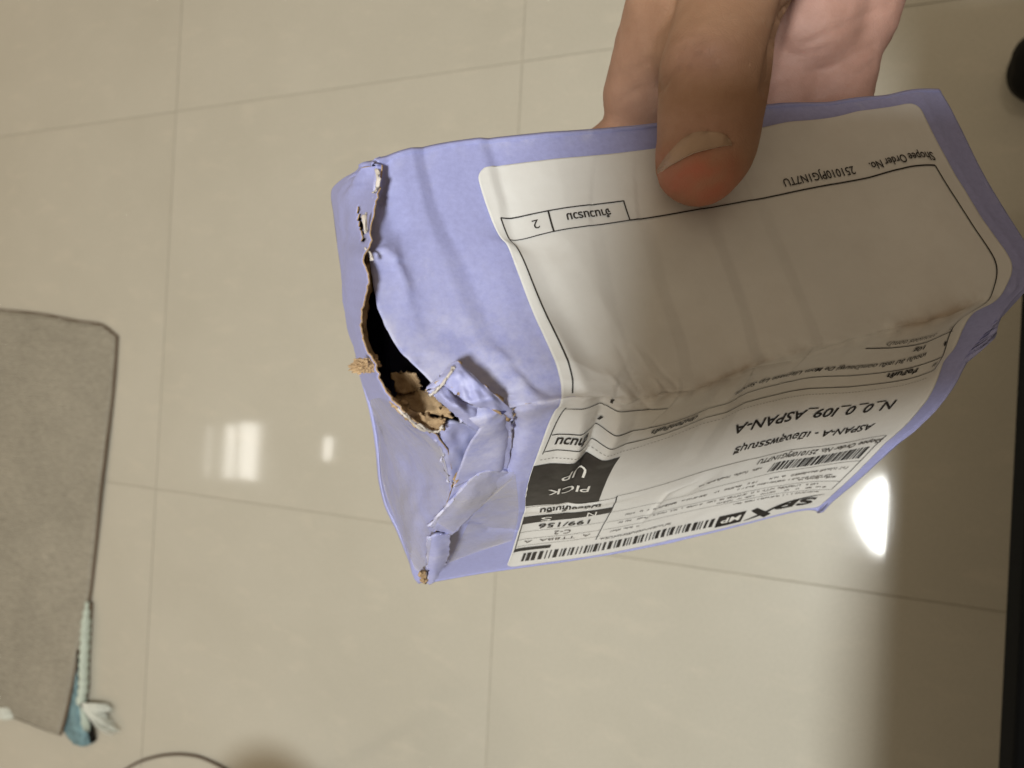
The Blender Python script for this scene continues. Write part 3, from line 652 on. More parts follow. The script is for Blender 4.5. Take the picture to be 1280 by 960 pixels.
# ---- front face: table of goods
f = Flat(); f.rule(97, 12, 68, 9, .26); f.rule(22, 13.4, 1.5, 12.6, .2); f.rule(96, 20.5, 1.4, 20.5, .24); f.rule(96.4, 25.5, 1.2, 25.3, .24); f.rule(1.4, 12, 1.0, 26, .2)
f.build('ruled_frame', MAT_INK)
f = Flat()
for k in range(118): f.rule(95 - k * .8, 28, 95 - k * .8 - .4, 28, .16)
f.build('dotted_line', MAT_INK_GREY)
text('ลาเวนเดอร์ ดอกบัว', 89.2, 73, 8.0, 1.6, wb1=7.2); text('2', 95.6, 94.9, 9.0, 1.5); text('1', 95.9, 95.4, 15.2, 1.6); text('#', 95.2, 93.9, 21.7, 1.9)
text('10g', 88.4, 84.6, 12.4, 1.7, bold=.012)
text('เดอมัม ลิป เซรั่ม ดอกบัวชมพู| De Mom Ultimate Lip Serum', 90, 40.5, 15.9, 1.75, bold=.012)
text('ชื่อสินค้า', 89.8, 81.6, 21.2, 1.9, bold=.04); text('ตัวเลือกสินค้า', 34.8, 24.0, 21.7, 1.8, bold=.035); text('จำนวน', 9.4, 2.6, 21.5, 2.3, bold=.035)
text('1', 10.4, 9.9, 17.2, 1.7); text('1', 9.9, 9.4, 10.2, 1.5)
# ---- sorting code
text('N_0_0_I09_ASPAN-A', 90.4, 48.8, 35.0, 4.2, bold=.014); text('ASPAN-A - เมืองสุพรรณบุรี', 90, 52, 46.0, 3.4, bold=.014)
f = Flat(); f.rect(0.05, 20.5, 30, 56.8); f.build('black_panel', MAT_INK, INK)
text('UP', 14.2, 8.0, 34.6, 4.6, MAT_REVERSE, .008, lift=INK + .12); text('PICK', 16.6, 5.4, 43.6, 4.2, MAT_REVERSE, .008, lift=INK + .12)
f = Flat(); f.rule(0.2, 58.0, 25, 56.2, .2); f.rule(25, 55, 97.5, 55, .2); f.rule(25.0, 55, 24.6, 90.5, .3); f.rule(97.4, 55, 97.2, 84.5, .24)
f.rule(25.0, 69, 97.3, 68.2, .16); f.rule(25.4, 77.6, 97.2, 78.6, .15); f.rule(25.4, 83.4, 97, 84.6, .15); f.rule(.5, 66, .7, 91, .28)
f.rule(.5, 78.2, 24.7, 77.0, .16); f.rule(.6, 83.6, 24.7, 83.2, .16); f.rule(.7, 88.4, 25.5, 88.0, .14)
f.build('ruled_frame', MAT_INK)
text('ไม่ต้องเก็บเงิน', 21.6, 4.2, 58.4, 2.9, bold=.035, wb1=60.0)
f = Flat(); f.quadgrid((.4, 66.4), (24.9, 64.6), (.4, 72.0), (24.6, 69.2), 50, 12); f.build('black_panel', MAT_INK, INK)
text('N', 20.9, 18.3, 66.0, 4.0, MAT_REVERSE, .006, lift=INK + .12); text('S', 8.2, 5.3, 67.4, 3.4, MAT_REVERSE, .006, lift=INK + .12)
text('199/156', 20, 5.3, 73.0, 3.4, bold=.014); text('C-2', 15.4, 10.6, 79.4, 2.8, MAT_INK_GREY, .0)
text('A  TT8BA  A', 22.0, 2.6, 84.8, 1.7, MAT_INK_GREY)
f = Flat(); f.rect(.5, 11.2, 89.9, 92.0); f.build('black_panel', MAT_INK, INK)
# ---- order bar code and address lines
text('Shopee Order No. 251010PJG1N7TU', 97.6, 62.3, 56.9, 2.9, bold=.006, wb1=56.4)
def barcode(x0, x1, w0, w1, unit, seed, name='barcode'):
    r = np.random.default_rng(seed); f = Flat(); x = x0
    while x > x1:
        b_ = unit * r.choice([1, 1, 2, 3]); g_ = unit * r.choice([1, 1, 2, 2]); f.rect(max(x - b_, x1), x, w0, w1, 1.5); x -= b_ + g_
    return f.build(name, MAT_INK)
barcode(96, 68.5, 61.4, 67.0, .26, 71)
marks(66, 47, 62.0, 1.5, 81, .7, 63.0)
marks(95, 40, 70.6, 1.5, 82, .66, 73.0); marks(92, 62, 74.4, 1.3, 83, .7); marks(92, 28, 79.6, 1.5, 84, .6, 79.0); marks(94, 60, 82.0, 1.3, 85, .7)
marks(44, 30, 73.0, 1.6, 86, .7); marks(93, 66, 85.6, 1.2, 87, .7); marks(48, 26, 90.0, 1.6, 88, .95); marks(38, 28, 85.2, 1.4, 89, .6); marks(94, 82, 75.6, 1.3, 90, .7)
# ---- carrier line: bar code, MP box, SPX mark
barcode(62.6, 3.8, 94.0, 99.4, .40, 93)
f = Flat(); f.rect(63.6, 72.0, 93.2, 100.5); f.build('black_panel', MAT_INK, INK); text('MP', 70.8, 64.9, 95.0, 3.4, MAT_REVERSE, .02, lift=INK + .12)
text('SP', 95.0, 82.0, 91.6, 6.4, bold=.03, shear=.10, name='carrier_logo')
f = Flat(); f.stroke([(73.0, 100.4), (78.5, 98.3), (84, 93.6), (90, 90.8), (96.4, 88.6)], [.3, 1.5, 1.2, .8, .2]); f.build('carrier_logo', MAT_INK)
f = Flat(); f.stroke([(74.4, 93.4), (77.4, 97.0), (80.6, 100.7)], [2.0, 2.4, 2.4]); f.build('carrier_logo', MAT_INK, INK + .02)

# ================================================================= person: hand gripping the parcel, other hand with the phone
MAT_SKIN, nt, b = new_mat('skin')
n1 = noise(nt, 90, 6, .65); n2 = noise(nt, 900, 4, .7); n3 = noise(nt, 22, 4, .6)
r1 = ramp(nt, n1.outputs[0], [(.32, (.275, .155, .095)), (.68, (.345, .205, .132))])
pk = nd(nt, 'ShaderNodeAttribute', attribute_name='pink'); rd = nd(nt, 'ShaderNodeAttribute', attribute_name='red')
rp = ramp(nt, n1.outputs[0], [(.3, (.33, .185, .145)), (.7, (.42, .25, .205))])
m1 = nd(nt, 'ShaderNodeMix', data_type='RGBA'); nt.links.new(pk.outputs['Fac'], m1.inputs[0]); nt.links.new(r1.outputs[0], m1.inputs[6]); nt.links.new(rp.outputs[0], m1.inputs[7])
m2 = nd(nt, 'ShaderNodeMix', data_type='RGBA'); nt.links.new(rd.outputs['Fac'], m2.inputs[0]); nt.links.new(m1.outputs[2], m2.inputs[6]); m2.inputs[7].default_value = (.41, .13, .082, 1)
nt.links.new(m2.outputs[2], b.inputs['Base Color']); b.inputs['Roughness'].default_value = .6; b.inputs['Specular IOR Level'].default_value = .3
b.inputs['Subsurface Weight'].default_value = .10; b.inputs['Subsurface Radius'].default_value = (1, .35, .2); b.inputs['Subsurface Scale'].default_value = .003
tcs = nd(nt, 'ShaderNodeTexCoord'); vo = nd(nt, 'ShaderNodeTexVoronoi', feature='DISTANCE_TO_EDGE'); vo.inputs['Scale'].default_value = 750
wn = noise(nt, 60, 3, .6); vadd = nd(nt, 'ShaderNodeVectorMath', operation='MULTIPLY_ADD'); nt.links.new(wn.outputs['Color'], vadd.inputs[0]); vadd.inputs[1].default_value = (.012, .012, .012); nt.links.new(tcs.outputs['Object'], vadd.inputs[2]); nt.links.new(vadd.outputs[0], vo.inputs['Vector'])
vr = nd(nt, 'ShaderNodeMath', operation='MINIMUM'); nt.links.new(vo.outputs['Distance'], vr.inputs[0]); vr.inputs[1].default_value = .12
vm = nd(nt, 'ShaderNodeMath', operation='MULTIPLY_ADD'); nt.links.new(vr.outputs[0], vm.inputs[0]); vm.inputs[1].default_value = 4.0; nt.links.new(n2.outputs[0], vm.inputs[2])
bump(nt, b, vm.outputs[0], .28, .00022)
MAT_NAIL = simple('thumb_nail', (.32, .215, .145), .4, .5, nscale=300, var=.1)
MAT_NAILTIP = simple('nail_free_edge', (.48, .38, .29), .5)
MAT_SHIRT = simple('dark_shirt_cloth', (.05, .045, .04), .9, nscale=300)
MAT_TROUSER = simple('black_trouser_cloth', (.012, .012, .013), .9, nscale=300)
MAT_HAIR = simple('black_hair', (.012, .010, .009), .6)
MAT_BLACK = simple('black_rubber', (.003, .003, .003), .7, .15)

def voxel_union(caps, voxel, smooth_it):
    CV = []; CF = []; n = 28; m = 9
    for (p, r1_, q, r2_) in caps:      # each a tapered capsule, in metres
        p = np.array(p, float); q = np.array(q, float); ax = q - p; L = np.linalg.norm(ax); ax = ax / L if L > 1e-7 else np.array([0, 0, 1.0])
        u = np.cross(ax, [.31, .87, .39]); u /= np.linalg.norm(u); v = np.cross(ax, u); b0 = len(CV)
        tilt = math.asin(max(-.9, min(.9, (r1_ - r2_) / max(L, 1e-6))))          # rings meet the cone tangentially
        ths = list(np.linspace(-math.pi / 2 + .02, tilt, m)); rows = [(p, r1_, t) for t in ths] + [(q, r2_, t) for t in np.linspace(tilt, math.pi / 2 - .02, m)]
        for c, r, t in rows:
            for k in range(n):
                a_ = 2 * math.pi * k / n; CV.append(c + ax * r * math.sin(t) + (u * math.cos(a_) + v * math.sin(a_)) * r * math.cos(t))
        for i in range(len(rows) - 1):
            for k in range(n): CF.append((b0 + i * n + k, b0 + i * n + (k + 1) % n, b0 + (i + 1) * n + (k + 1) % n, b0 + (i + 1) * n + k))
        CF.append(tuple(b0 + k for k in range(n))[::-1]); CF.append(tuple(b0 + (len(rows) - 1) * n + k for k in range(n)))
    me = bpy.data.meshes.new('u'); me.from_pydata([tuple(c) for c in CV], [], CF); me.update(); o = bpy.data.objects.new('u', me); COL.objects.link(o)
    m = o.modifiers.new('r', 'REMESH'); m.mode = 'VOXEL'; m.voxel_size = voxel
    s = o.modifiers.new('s', 'SMOOTH'); s.factor = .5; s.iterations = smooth_it
    bpy.context.view_layer.update(); ev = o.evaluated_get(bpy.context.evaluated_depsgraph_get())
    out = bpy.data.meshes.new_from_object(ev); bpy.data.objects.remove(o)
    V = np.zeros(len(out.vertices) * 3, np.float32); out.vertices.foreach_get('co', V); V = V.reshape(-1, 3).astype(float)
    F = [tuple(p.vertices) for p in out.polygons]; return V, F
def chain(pts):                        # [(lens position mm, radius mm), ...] -> capsules in room metres
    Q = [(to_world(np.array(p, float)), r / 1000.0) for p, r in pts]
    return [(tuple(Q[i][0]), Q[i][1], tuple(Q[i + 1][0]), Q[i + 1][1]) for i in range(len(Q) - 1)]
def R3(px, py, z): return ray(px, py, z)
caps = []
THUMB = [(R3(874, 203, 144.0), 8.6), (R3(884, 180, 144.6), 9.7), (R3(888, 140, 145.5), 10.3), (R3(893, 92, 147.0), 11.0), (R3(903, 40, 151.0), 10.4), (R3(915, 0, 156), 11.0), (R3(938, -60, 165), 13.5), (R3(985, -150, 184), 18), (R3(1030, -235, 203), 21)]
caps += chain(THUMB)
MCS = [((801, 178, 196), 11.0), ((872, 206, 201), 11.5), ((958, 200, 204), 11.0), ((1032, 160, 203), 10.6)]
WR = [(965, -230, 202), (1005, -235, 206), (1050, -235, 208), (1095, -225, 208)]
for (k, r), w_ in zip(MCS, WR):
    mid = [(k[i] * .52 + w_[i] * .48) for i in range(3)]
    caps += chain([(R3(*k), r), (R3(*mid), r * 1.12), (R3(*w_), 15)])
caps += chain([(R3(832, 60, 186), 13.0), (R3(930, -70, 178), 16.0), (R3(985, -150, 190), 18)])      # ball of the thumb and web
caps += chain([(R3(812, 120, 190), 12.0), (R3(856, -5, 171), 13), (R3(925, -50, 164), 13.5)])
for k_ in np.linspace(0, 1, 7):         # skin stretched between thumb and palm
    A_ = np.array([824, 58, 188.]) * (1 - k_) + np.array([905, -110, 180.]) * k_; B_ = np.array([899, 62, 152.]) * (1 - k_) + np.array([938, -60, 167.]) * k_
    caps += chain([(R3(*A_), 9.5), (R3(*(A_ * .5 + B_ * .5)), 9.0), (R3(*B_), 8.5)])
caps += chain([(R3(1010, 40, 200), 14.0), (R3(1030, -80, 202), 18)])
caps += chain([(R3(1062, 30, 203), 12.0), (R3(1090, -110, 204), 16)])
for (k, r), (m_, t_), fr in zip(MCS, (((8,), 92), ((36,), 98), ((62,), 94), ((84,), 84)), (8.4, 8.6, 8.2, 7.4)):   # fingers lie along the far side of the carton
    xk = m_[0]; p = lambda v_, lift: BO + xk * BX + (56 + lift) * BU + v_ * BV
    caps += chain([(R3(*k), r * .95), (p(52, 13), fr + .6), (p(76, 10.5), fr), (p(t_, 9.5), fr - .9)])
wrist = R3(1048, -240, 207)
ELB = np.array([0.20, 0.36, 0.99])
def w2c(p): return (np.asarray(p) - np.array([0, 0, CAM_H])) @ RW * 1000.0
wr_w = to_world(wrist)
caps += [(tuple(wr_w + np.array([-.012, .006, 0])), .021, tuple(wr_w * .75 + ELB * .25 + np.array([-.012, .01, 0])), .027), (tuple(wr_w + np.array([.012, -.006, 0])), .021, tuple(wr_w * .75 + ELB * .25 + np.array([.012, -.01, 0])), .027),
         (tuple(wr_w * .75 + ELB * .25), .034, tuple(wr_w * .25 + ELB * .75), .041), (tuple(wr_w * .25 + ELB * .75), .041, tuple(ELB), .042)]
HV, HF = voxel_union(caps, .0011, 14)
# knuckle wrinkles, palm lines and the fold beside the thumb
GROOVES = [([(848,72),(868,64),(898,67)], .8, 2.6), ([(856,82),(880,77),(908,82)], .9, 2.6), ([(846,60),(866,52),(893,54)], .65, 2.6), ([(862,92),(884,89),(902,93)], .55, 2.4), ([(842,48),(862,40),(886,41)], .4, 2.4), ([(838,84),(858,74),(880,71)], .5, 2.2),
 ([(824,112),(836,94),(850,88)], .7, 4), ([(988,-20),(977,30),(964,74),(958,112)], 1.2, 7),
 ([(962,104),(1000,92),(1040,86),(1092,58)], .55, 4), ([(1004,56),(1056,32),(1112,6)], .5, 5), ([(1040,116),(1068,97),(1092,78)], .6, 4), ([(966,132),(1010,108)], .4, 3), ([(985,70),(1030,62)], .35, 3), ([(1010,125),(1060,118)], .5, 4),
  ([(770,130),(800,110)], .3, 3), ([(790,90),(812,76)], .3, 3), ([(800,60),(828,52)], .25, 3),
 ([(817,219),(830,198),(851,175),(866,165),(894,164),(910,166),(917,181)], .7, 3.2)]
me_t = bpy.data.meshes.new('t'); me_t.from_pydata(HV.tolist(), [], HF); me_t.update()
NV = np.zeros(len(HV) * 3, np.float32); me_t.vertices.foreach_get('normal', NV); NV = NV.reshape(-1, 3).astype(float)
cmm = (HV - np.array([0, 0, CAM_H])) @ RW * 1000; hp = proj(cmm); facing = ((HV - np.array([0, 0, CAM_H])) * NV).sum(1) < 0
dsp = np.zeros(len(HV))
for path, dep, hw in GROOVES:
    P = np.array(path, float); best = np.full(len(HV), 1e9)
    for k in range(len(P) - 1): best = np.minimum(best, seg_dist(hp[:, 0], hp[:, 1], P[k], P[k + 1])[0])
    dsp -= dep * np.exp(-(best / hw) ** 2)
dsp += .12 * fbm(hp[:, 0], hp[:, 1], 60, 77)
HV = HV + NV * (dsp * facing / 1000.0)[:, None]
tipd = np.hypot((hp[:, 0] - 872) / 62, (hp[:, 1] - 226) / 44)
red = .9 * np.clip(1.35 - tipd, 0, 1) ** 1.1 * np.clip(.75 + .25 * fbm(hp[:, 0], hp[:, 1], 40, 88), 0, 1) * (cmm[:, 2] < 156); pink = np.clip((cmm[:, 2] - 160) / 22, 0, 1) * np.clip((hp[:, 0] - 760) / 170, .35, 1)
pink = np.clip(pink + .55 * np.exp(-(((hp[:, 0] - 878) / 45) ** 2 + ((hp[:, 1] - 72) / 28) ** 2)) * (cmm[:, 2] < 158) + .4 * np.exp(-(((hp[:, 0] - 885) / 60) ** 2 + ((hp[:, 1] - 160) / 30) ** 2)) * (cmm[:, 2] < 158), 0, 1)

# rest of the figure: neck, head, left arm and left hand round the phone (all outside the picture)
SH_R, SH_L, NECK, HEAD = np.array([.40, .46, 1.22]), np.array([.43, .10, 1.24]), np.array([.42, .27, 1.29]), np.array([.37, .26, 1.43])
EL_L, WR_L = np.array([.34, -.12, 1.05]), np.array([.19, -.05, 1.115])
ph = lambda x, y, z: to_world(np.array([x, y, z], float))
c2 = [(tuple(SH_R), .05, tuple(SH_L), .05), (tuple(NECK + [.02, 0, -.06]), .06, tuple(NECK), .052), (tuple(SH_L), .05, tuple(EL_L), .042), (tuple(NECK), .052, tuple(NECK * .4 + HEAD * .6), .055), (tuple(HEAD + [.02, 0, .03]), .085, tuple(HEAD + [-.02, 0, -.03]), .075), (tuple(HEAD + [-.04, 0, -.06]), .05, tuple(HEAD + [-.05, 0, -.02]), .05),
      (tuple(HEAD + [-.095, 0, -.01]), .012, tuple(HEAD + [-.085, 0, .02]), .008), (tuple(HEAD + [0, .085, -.01]), .018, tuple(HEAD + [0, .085, .02]), .016), (tuple(HEAD + [0, -.085, -.01]), .018, tuple(HEAD + [0, -.085, .02]), .016),
      (tuple(EL_L), .042, tuple(EL_L * .3 + WR_L * .7), .033), (tuple(EL_L * .3 + WR_L * .7), .033, tuple(WR_L), .026)]
for y0, l in ((8, 0), (22, 4), (36, 6), (50, 3)):                  # four fingers across the back of the phone
    c2 += [(tuple(WR_L), .019, tuple(ph(142, y0 + 8, -22)), .013), (tuple(ph(142, y0 + 8, -22)), .0105, tuple(ph(128 - l, y0 + 24 + l, 9)), .0095), (tuple(ph(128 - l, y0 + 24 + l, 9)), .009, tuple(ph(104 - l, y0 - 2, 9)), .008)]
c2 += [(tuple(WR_L), .019, tuple(ph(132, 40, -32)), .015), (tuple(ph(132, 40, -32)), .012, tuple(ph(92, 30, -24)), .009)]
BV2, BF2 = voxel_union(c2, .004, 6)
person = empty('person', 'bare right hand reaching in from the top, thumb pressed on the parcel label', 'person', (0.5, 0.3, 0))
body = mesh_obj('body', HV - np.array([0.5, 0.3, 0]), HF, MAT_SKIN, person)
upper = mesh_obj('upper_body', BV2 - np.array([0.5, 0.3, 0]), BF2, MAT_SKIN, person)
for nm, val in (('red', red), ('pink', pink)):
    a_ = body.data.attributes.new(nm, 'FLOAT', 'POINT'); a_.data.foreach_set('value', val.astype(np.float32))
# thumb nail
bmh = bmesh.new(); bmh.from_mesh(body.data); tree = BVHTree.FromBMesh(bmh); bmh.free()
up_ = spline([(817.5,217),(831,197),(852,174.5),(867,165.5),(890,164.5),(904,167),(912,173.5),(915,179.5)], 40); lo_ = spline([(817.5,219.5),(839,206),(867,191),(891,185),(903,182.5),(915,180.5)], 40)
NR = 12; NZ = np.zeros((NR, 40, 3)); org = Vector((-.5, -.3, CAM_H))
for i in range(NR):
    k = i / (NR - 1)
    for j in range(40):
        p = up_[j, :2] * (1 - k) + lo_[j, :2] * k; d = Vector(RW @ ray(p[0], p[1], 1.0)); h = tree.ray_cast(org, d.normalized())
        z = (h[3] * 1000 / d.length) if h[0] is not None else 142.0
        NZ[i, j] = (p[0], p[1], z - (.10 + .45 * k * math.sin(math.pi * min(1, max(0, (j + 3) / 45)))))
nail = mesh_obj('thumb_nail', to_world(ray(NZ[..., 0], NZ[..., 1], NZ[..., 2])).reshape(-1, 3) - np.array([0.5, 0.3, 0]), grid_faces(NR, 40), [MAT_NAIL, MAT_NAILTIP], person)
me = nail.data; s_ = sum(q.area * (1 if q.normal.dot(org - q.center) > 0 else -1) for q in me.polygons)
if s_ < 0: me.flip_normals()
solidify(nail, .00035, 1, 0)
# clothes, hair, shoes
def cloth(name, caps_, mat, vox=.008, it=5):
    V, F = voxel_union(caps_, vox, it); return mesh_obj(name, V - np.array([0.5, 0.3, 0]), F, mat, person)
PEL = np.array([.60, .54, .84])
T_ = lambda a: tuple(a)
cloth('shirt', [(T_(SH_R), .075, T_(SH_L), .075), (T_(SH_R + [.03, -.03, -.05]), .09, T_(SH_L + [.03, .03, -.05]), .09), (T_(SH_R + [.06, -.05, -.12]), .10, T_(PEL + [0, .07, .0]), .11), (T_(SH_L + [.06, .05, -.12]), .10, T_(PEL + [0, -.07, .0]), .11),
   (T_(SH_R), .07, T_(SH_R * .3 + ELB * .7), .06), (T_(SH_L), .07, T_(SH_L * .3 + EL_L * .7), .06)], MAT_SHIRT)
cloth('trousers', [(T_(PEL + [0, .06, -.03]), .10, T_(PEL + [0, -.06, -.03]), .10), (T_(PEL + [0, .08, -.05]), .09, (.52, .64, .46), .06), ((.52, .64, .46), .06, (.48, .64, .09), .05), (T_(PEL + [0, -.08, -.05]), .09, (.50, .45, .46), .06), ((.50, .45, .46), .06, (.40, .44, .09), .05)], MAT_TROUSER)
cloth('hair', [(T_(HEAD + [.03, 0, .05]), .088, T_(HEAD + [.045, 0, -.02]), .075), (T_(HEAD + [-.02, 0, .075]), .06, T_(HEAD + [.03, 0, .07]), .075)], MAT_HAIR)
def shoe(x, y):
    V, F = voxel_union([((x + .05, y, .042), .040, (x + .16, y - .004, .045), .040), ((x + .16, y, .05), .038, (x + .25, y, .055), .034), ((x + .22, y, .06), .033, (x + .25, y, .10), .036), ((x + .04, y - .012, .03), .030, (x + .04, y + .012, .03), .030), ((x + .05, y, .016), .042, (x + .25, y, .016), .034)], .004, 4)
    V[:, 2] = np.maximum(V[:, 2], .0005); return mesh_obj('shoe', V - np.array([0.5, 0.3, 0]), F, MAT_BLACK, person)
shoe(.160, .436); shoe(.25, .64)

# ================================================================= smartphone that takes the picture (behind the lens)
phone = empty('smartphone', 'black smartphone held over the parcel, casting the shade on its label', 'phone', to_world(np.array([65., 23, -8])))
def lens_box(name, lo, hi, bev, mat):
    bm = bmesh.new(); box_bm(bm, lo, hi, bev)
    for v in bm.verts: v.co = Vector(to_world(np.array(v.co[:])) - np.array(phone.location))
    bmesh.ops.recalc_face_normals(bm, faces=bm.faces); return bm_obj(name, bm, mat, phone)
lens_box('case', (-30, -29, -11.5), (135, 58, -3.5), 3.0, MAT_BLACK)
lens_box('screen', (-27, -26, -12.1), (132, 55, -11.6), .2, simple('dark_glass', (.01, .01, .012), .05))
lens_box('camera_bump', (-10, -16, -3.4), (24, 18, -1.6), .8, simple('camera_glass', (.015, .015, .018), .15))

# ================================================================= black table at the right edge
MAT_TABLE = simple('black_lacquer', (.002, .002, .002), .9, .05, nscale=80)
table = empty('black_table', 'straight-edged black table cut off at the lower right edge', 'table', (.55, -.45, 0))
bm = bmesh.new(); box_bm(bm, (.087 - .55, -1.05, .64), (.85, .80, .68), .004); bm_obj('table_top', bm, MAT_TABLE, table)
bm = bmesh.new(); box_bm(bm, (.16 - .55, -1.0, .56), (.80, .75, .6395), .003); bm_obj('apron', bm, MAT_TABLE, table)
for sy0, sy1 in ((-1.03, -1.0), (.75, .78)):
    bm = bmesh.new(); box_bm(bm, (.26 - .55, sy0, .0005), (.80, sy1, .6395), .003); bm_obj('side_panel', bm, MAT_TABLE, table)  # unseen end panels, added to block side light under the table
bm = bmesh.new(); box_bm(bm, (.803, -1.03, .0005), (.83, .78, .6395), .003); bm_obj('back_panel', bm, MAT_TABLE, table)  # unseen as well, added to keep light out from behind

# ================================================================= floor mat with its folded, tasselled hem
def fl(px, py, z=0.0):
    d = RW @ ray(px, py, 1.0); k = (z - CAM_H) / d[2]; return np.array([d[0] * k, d[1] * k, z])
MAT_MAT, nt, b = new_mat('woven_mat')
tc = nd(nt, 'ShaderNodeTexCoord'); wv = nd(nt, 'ShaderNodeTexWave', wave_type='BANDS', bands_direction='Y'); wv.inputs['Scale'].default_value = 38; wv.inputs['Distortion'].default_value = 2.5; wv.inputs['Detail'].default_value = 3; wv.inputs['Detail Scale'].default_value = 2
nt.links.new(tc.outputs['Object'], wv.inputs[0]); n1 = noise(nt, 5, 5, .6); n2 = noise(nt, 60, 5, .7, stretch=(1, 4, 1))
r1 = ramp(nt, n1.outputs[0], [(.3, (.36, .345, .295)), (.7, (.45, .43, .37))]); r2 = ramp(nt, n2.outputs[0], [(.3, (.74, .73, .71)), (.7, (1.08, 1.07, 1.05))])
mx = nd(nt, 'ShaderNodeMix', data_type='RGBA', blend_type='MULTIPLY'); mx.inputs[0].default_value = 1; nt.links.new(r1.outputs[0], mx.inputs[6]); nt.links.new(r2.outputs[0], mx.inputs[7])
nt.links.new(mx.outputs[2], b.inputs['Base Color']); b.inputs['Roughness'].default_value = .95
ad = nd(nt, 'ShaderNodeMath', operation='ADD'); nt.links.new(wv.outputs['Fac'], ad.inputs[0]); nt.links.new(n2.outputs[0], ad.inputs[1]); bump(nt, b, ad.outputs[0], .9, .003)
MAT_BIND = simple('brown_binding', (.13, .095, .065), .9, nscale=200); MAT_MINT = simple('pale_mint_cloth', (.50, .58, .52), .95, nscale=120, bs=.5, bd=.002)
MAT_BLUE = simple('blue_grey_cloth', (.16, .27, .31), .95, nscale=60, var=.4, bs=.5, bd=.002); MAT_FRINGE = simple('white_fringe', (.68, .72, .68), .95, nscale=150, bs=.5, bd=.002)
mat_c = fl(60, 650)
mat = empty('floor_mat', 'grey woven floor mat with brown edge and a blue-lined tasselled corner', 'mat', mat_c)
rt = spline([(x, y) for x, y in [(144,421),(141,470),(134,540),(126,610),(117,690),(108,765),(97,835),(86,895),(80,917)]], 60)
te = spline([(144,421),(126,407),(96,402),(50,393),(0,388),(-60,384),(-150,380)], 44); be = spline([(80,917),(62,912),(40,905),(0,892),(-60,874),(-150,845),(-240,818)], 44)
G = np.zeros((60, 44, 3))
for i in range(60):
    k = i / 59
    for j in range(44):
        q = te[j] * (1 - k) + be[j] * k + (rt[i] - (te[0] * (1 - k) + be[0] * k)) * (1 - j / 43.0)
        G[i, j] = fl(q[0], q[1], .007)
ii, jj = np.meshgrid(np.arange(60), np.arange(44), indexing='ij')
G[..., 2] += .0015 * fbm(ii * 1.0, jj * 1.0, 22, 91) + .014 * np.clip((ii - 38) / 22, 0, 1) * np.exp(-jj / 5.0)
o = mesh_obj('cloth', G.reshape(-1, 3) - mat_c, grid_faces(60, 44), [MAT_MAT, MAT_BIND], mat); orient_s = sum(p.area * p.normal.z for p in o.data.polygons)
if orient_s < 0: o.data.flip_normals()
solidify(o, .006, 1, 1)
edge = np.vstack([G[0, ::-1], G[1:, 0]]) + np.array([.002, .001, -.003])
tube('edge_binding', [tuple(p - mat_c) for p in edge], .0026, MAT_BIND, mat, 8)
hem = spline([(109,752),(107,790),(105,830),(104,862),(101,880)], 40)
tube('folded_hem', [tuple(fl(x, y, .012) - mat_c) for x, y in hem], [.003 + .007 * min(1, i / 8) + .0016 * math.sin(i * 1.9) for i in range(40)], MAT_MINT, mat, 10)
tube('hem_shadow_strip', [tuple(fl(x + 5, y + 1, .004) - mat_c) for x, y in hem], .0045, MAT_BIND, mat, 8)  # dark brown tube standing in for the hem's shadow
def cloth_patch(name, rows, m, nr=14, nc=14, amp=.003, seed=1, th=.002):
    C = crom(crom(np.array(rows, float), nr, 0), nc, 1); P_ = np.array([[fl(C[i, j, 0], C[i, j, 1], C[i, j, 2]) for j in range(nc)] for i in range(nr)])
    i_, j_ = np.meshgrid(np.arange(nr), np.arange(nc), indexing='ij'); P_[..., 2] += amp * fbm(i_ * 1.0, j_ * 1.0, 7, seed) * .5 + amp * .5
    o = mesh_obj(name, P_.reshape(-1, 3) - mat_c, grid_faces(nr, nc), [m, m], mat)
    if sum(p.area * p.normal.z for p in o.data.polygons) < 0: o.data.flip_normals()
    solidify(o, th, 0, 0); return o
cloth_patch('blue_lining', [[(101,785,.004),(100,790,.006),(102,795,.006)],[(92,840,.004),(97,845,.010),(101,850,.006)],[(82,890,.004),(95,893,.014),(104,890,.006)],[(84,918,.002),(100,925,.012),(110,915,.004)],[(93,930,.002),(106,933,.006),(117,928,.002)]], MAT_BLUE, 26, 14, .004, 101)
cloth_patch('dark_slit_sheet', [[(96,812,.016),(97,815,.016)],[(97,850,.018),(99,850,.018)],[(100,885,.018),(103,885,.018)],[(108,905,.014),(115,903,.012)],[(113,930,.006),(120,926,.004)]], MAT_BLACK, 20, 6, .001, 103, .001)  # black sheet drawn for the dark slit between mat edge and hem
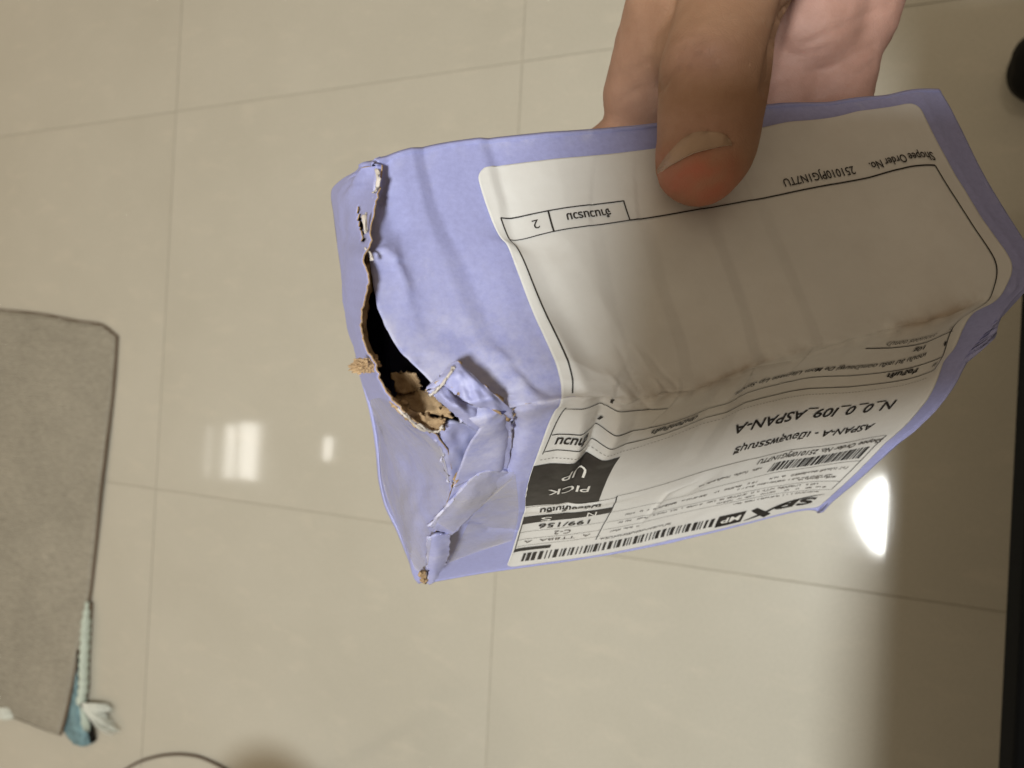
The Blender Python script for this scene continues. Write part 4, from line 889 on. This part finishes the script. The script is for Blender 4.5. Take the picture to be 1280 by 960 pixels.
for k, rows in enumerate(([[(103,879,.016),(104,881,.016),(105,883,.016)],[(120,879,.016),(122,886,.020),(124,892,.014)],[(138,879,.005),(140,887,.008),(139,896,.004)]],
                          [[(103,884,.016),(105,886,.016),(106,888,.016)],[(122,893,.016),(124,901,.020),(122,908,.012)],[(143,904,.005),(149,914,.008),(143,920,.004)]],
                          [[(100,880,.016),(102,882,.016),(104,884,.016)],[(103,896,.018),(107,900,.018),(111,900,.016)],[(104,912,.01),(109,915,.01),(113,912,.01)]],
                          [[(-6,886,.010),(-4,892,.012),(-6,898,.008)],[(8,886,.010),(8,893,.013),(6,899,.008)],[(19,893,.006),(20,895,.006),(18,897,.006)]])):
    C = crom(crom(np.array(rows, float), 14, 0), 26, 1); r_ = np.random.default_rng(130 + k); V_ = []; F_ = []
    for j in range(26):                # each tassel is a bundle of fine strands
        off = r_.uniform(-.004, .004, 3) * np.array([1, 1, .6]); L_ = 14 - int(r_.integers(0, 4)); b0 = len(V_)
        for i in range(L_):
            p = fl(C[i, j, 0], C[i, j, 1], C[i, j, 2]) + off * (i / 13) ** .7 + np.array([0, 0, abs(r_.normal(0, .0006))]) - mat_c
            for q in range(5): th = 2 * math.pi * q / 5; V_.append(p + .0021 * (1 - .5 * i / 13) * np.array([math.cos(th) * .7, math.cos(th) * -.7, math.sin(th)]))
        for i in range(L_ - 1):
            for q in range(5): F_.append((b0 + i * 5 + q, b0 + i * 5 + (q + 1) % 5, b0 + (i + 1) * 5 + (q + 1) % 5, b0 + (i + 1) * 5 + q))
    tag(mesh_obj('tassel', V_, F_, MAT_MINT if k == 2 else MAT_FRINGE, mat), kind='stuff')

# ================================================================= thin cable on the floor
cb = spline([(120,985),(150,966),(175,952),(200,945),(225,943),(248,946),(270,955),(300,972),(340,990)], 60)
cable = tube('cable', [tuple(fl(x, y, .003)) for x, y in cb], .0028, simple('brown_cable', (.10, .075, .055), .5), None, 10)
tag(cable, 'thin brown cable curving along the bottom edge of the floor', 'cable')

# ================================================================= round stool added out of view to cast a soft shadow on the floor
shadow_stool = empty('shadow_stool', 'round brown stool added unseen beyond the bottom edge to cast a soft shadow', 'shadow_stool', (-.79, -.845, 0))
MAT_STOOL = simple('brown_wood', (.16, .09, .045), .5, nscale=30)
bm = bmesh.new(); bmesh.ops.create_cone(bm, cap_ends=True, segments=48, radius1=.135, radius2=.14, depth=.03); bmesh.ops.translate(bm, verts=bm.verts, vec=(0, 0, .45)); bm_obj('seat', bm, MAT_STOOL, shadow_stool)
for k in range(4):
    a_ = math.pi / 4 + k * math.pi / 2
    tube('leg', [(.09 * math.cos(a_), .09 * math.sin(a_), .434), (.125 * math.cos(a_), .125 * math.sin(a_), .001)], .014, MAT_STOOL, shadow_stool, 12)
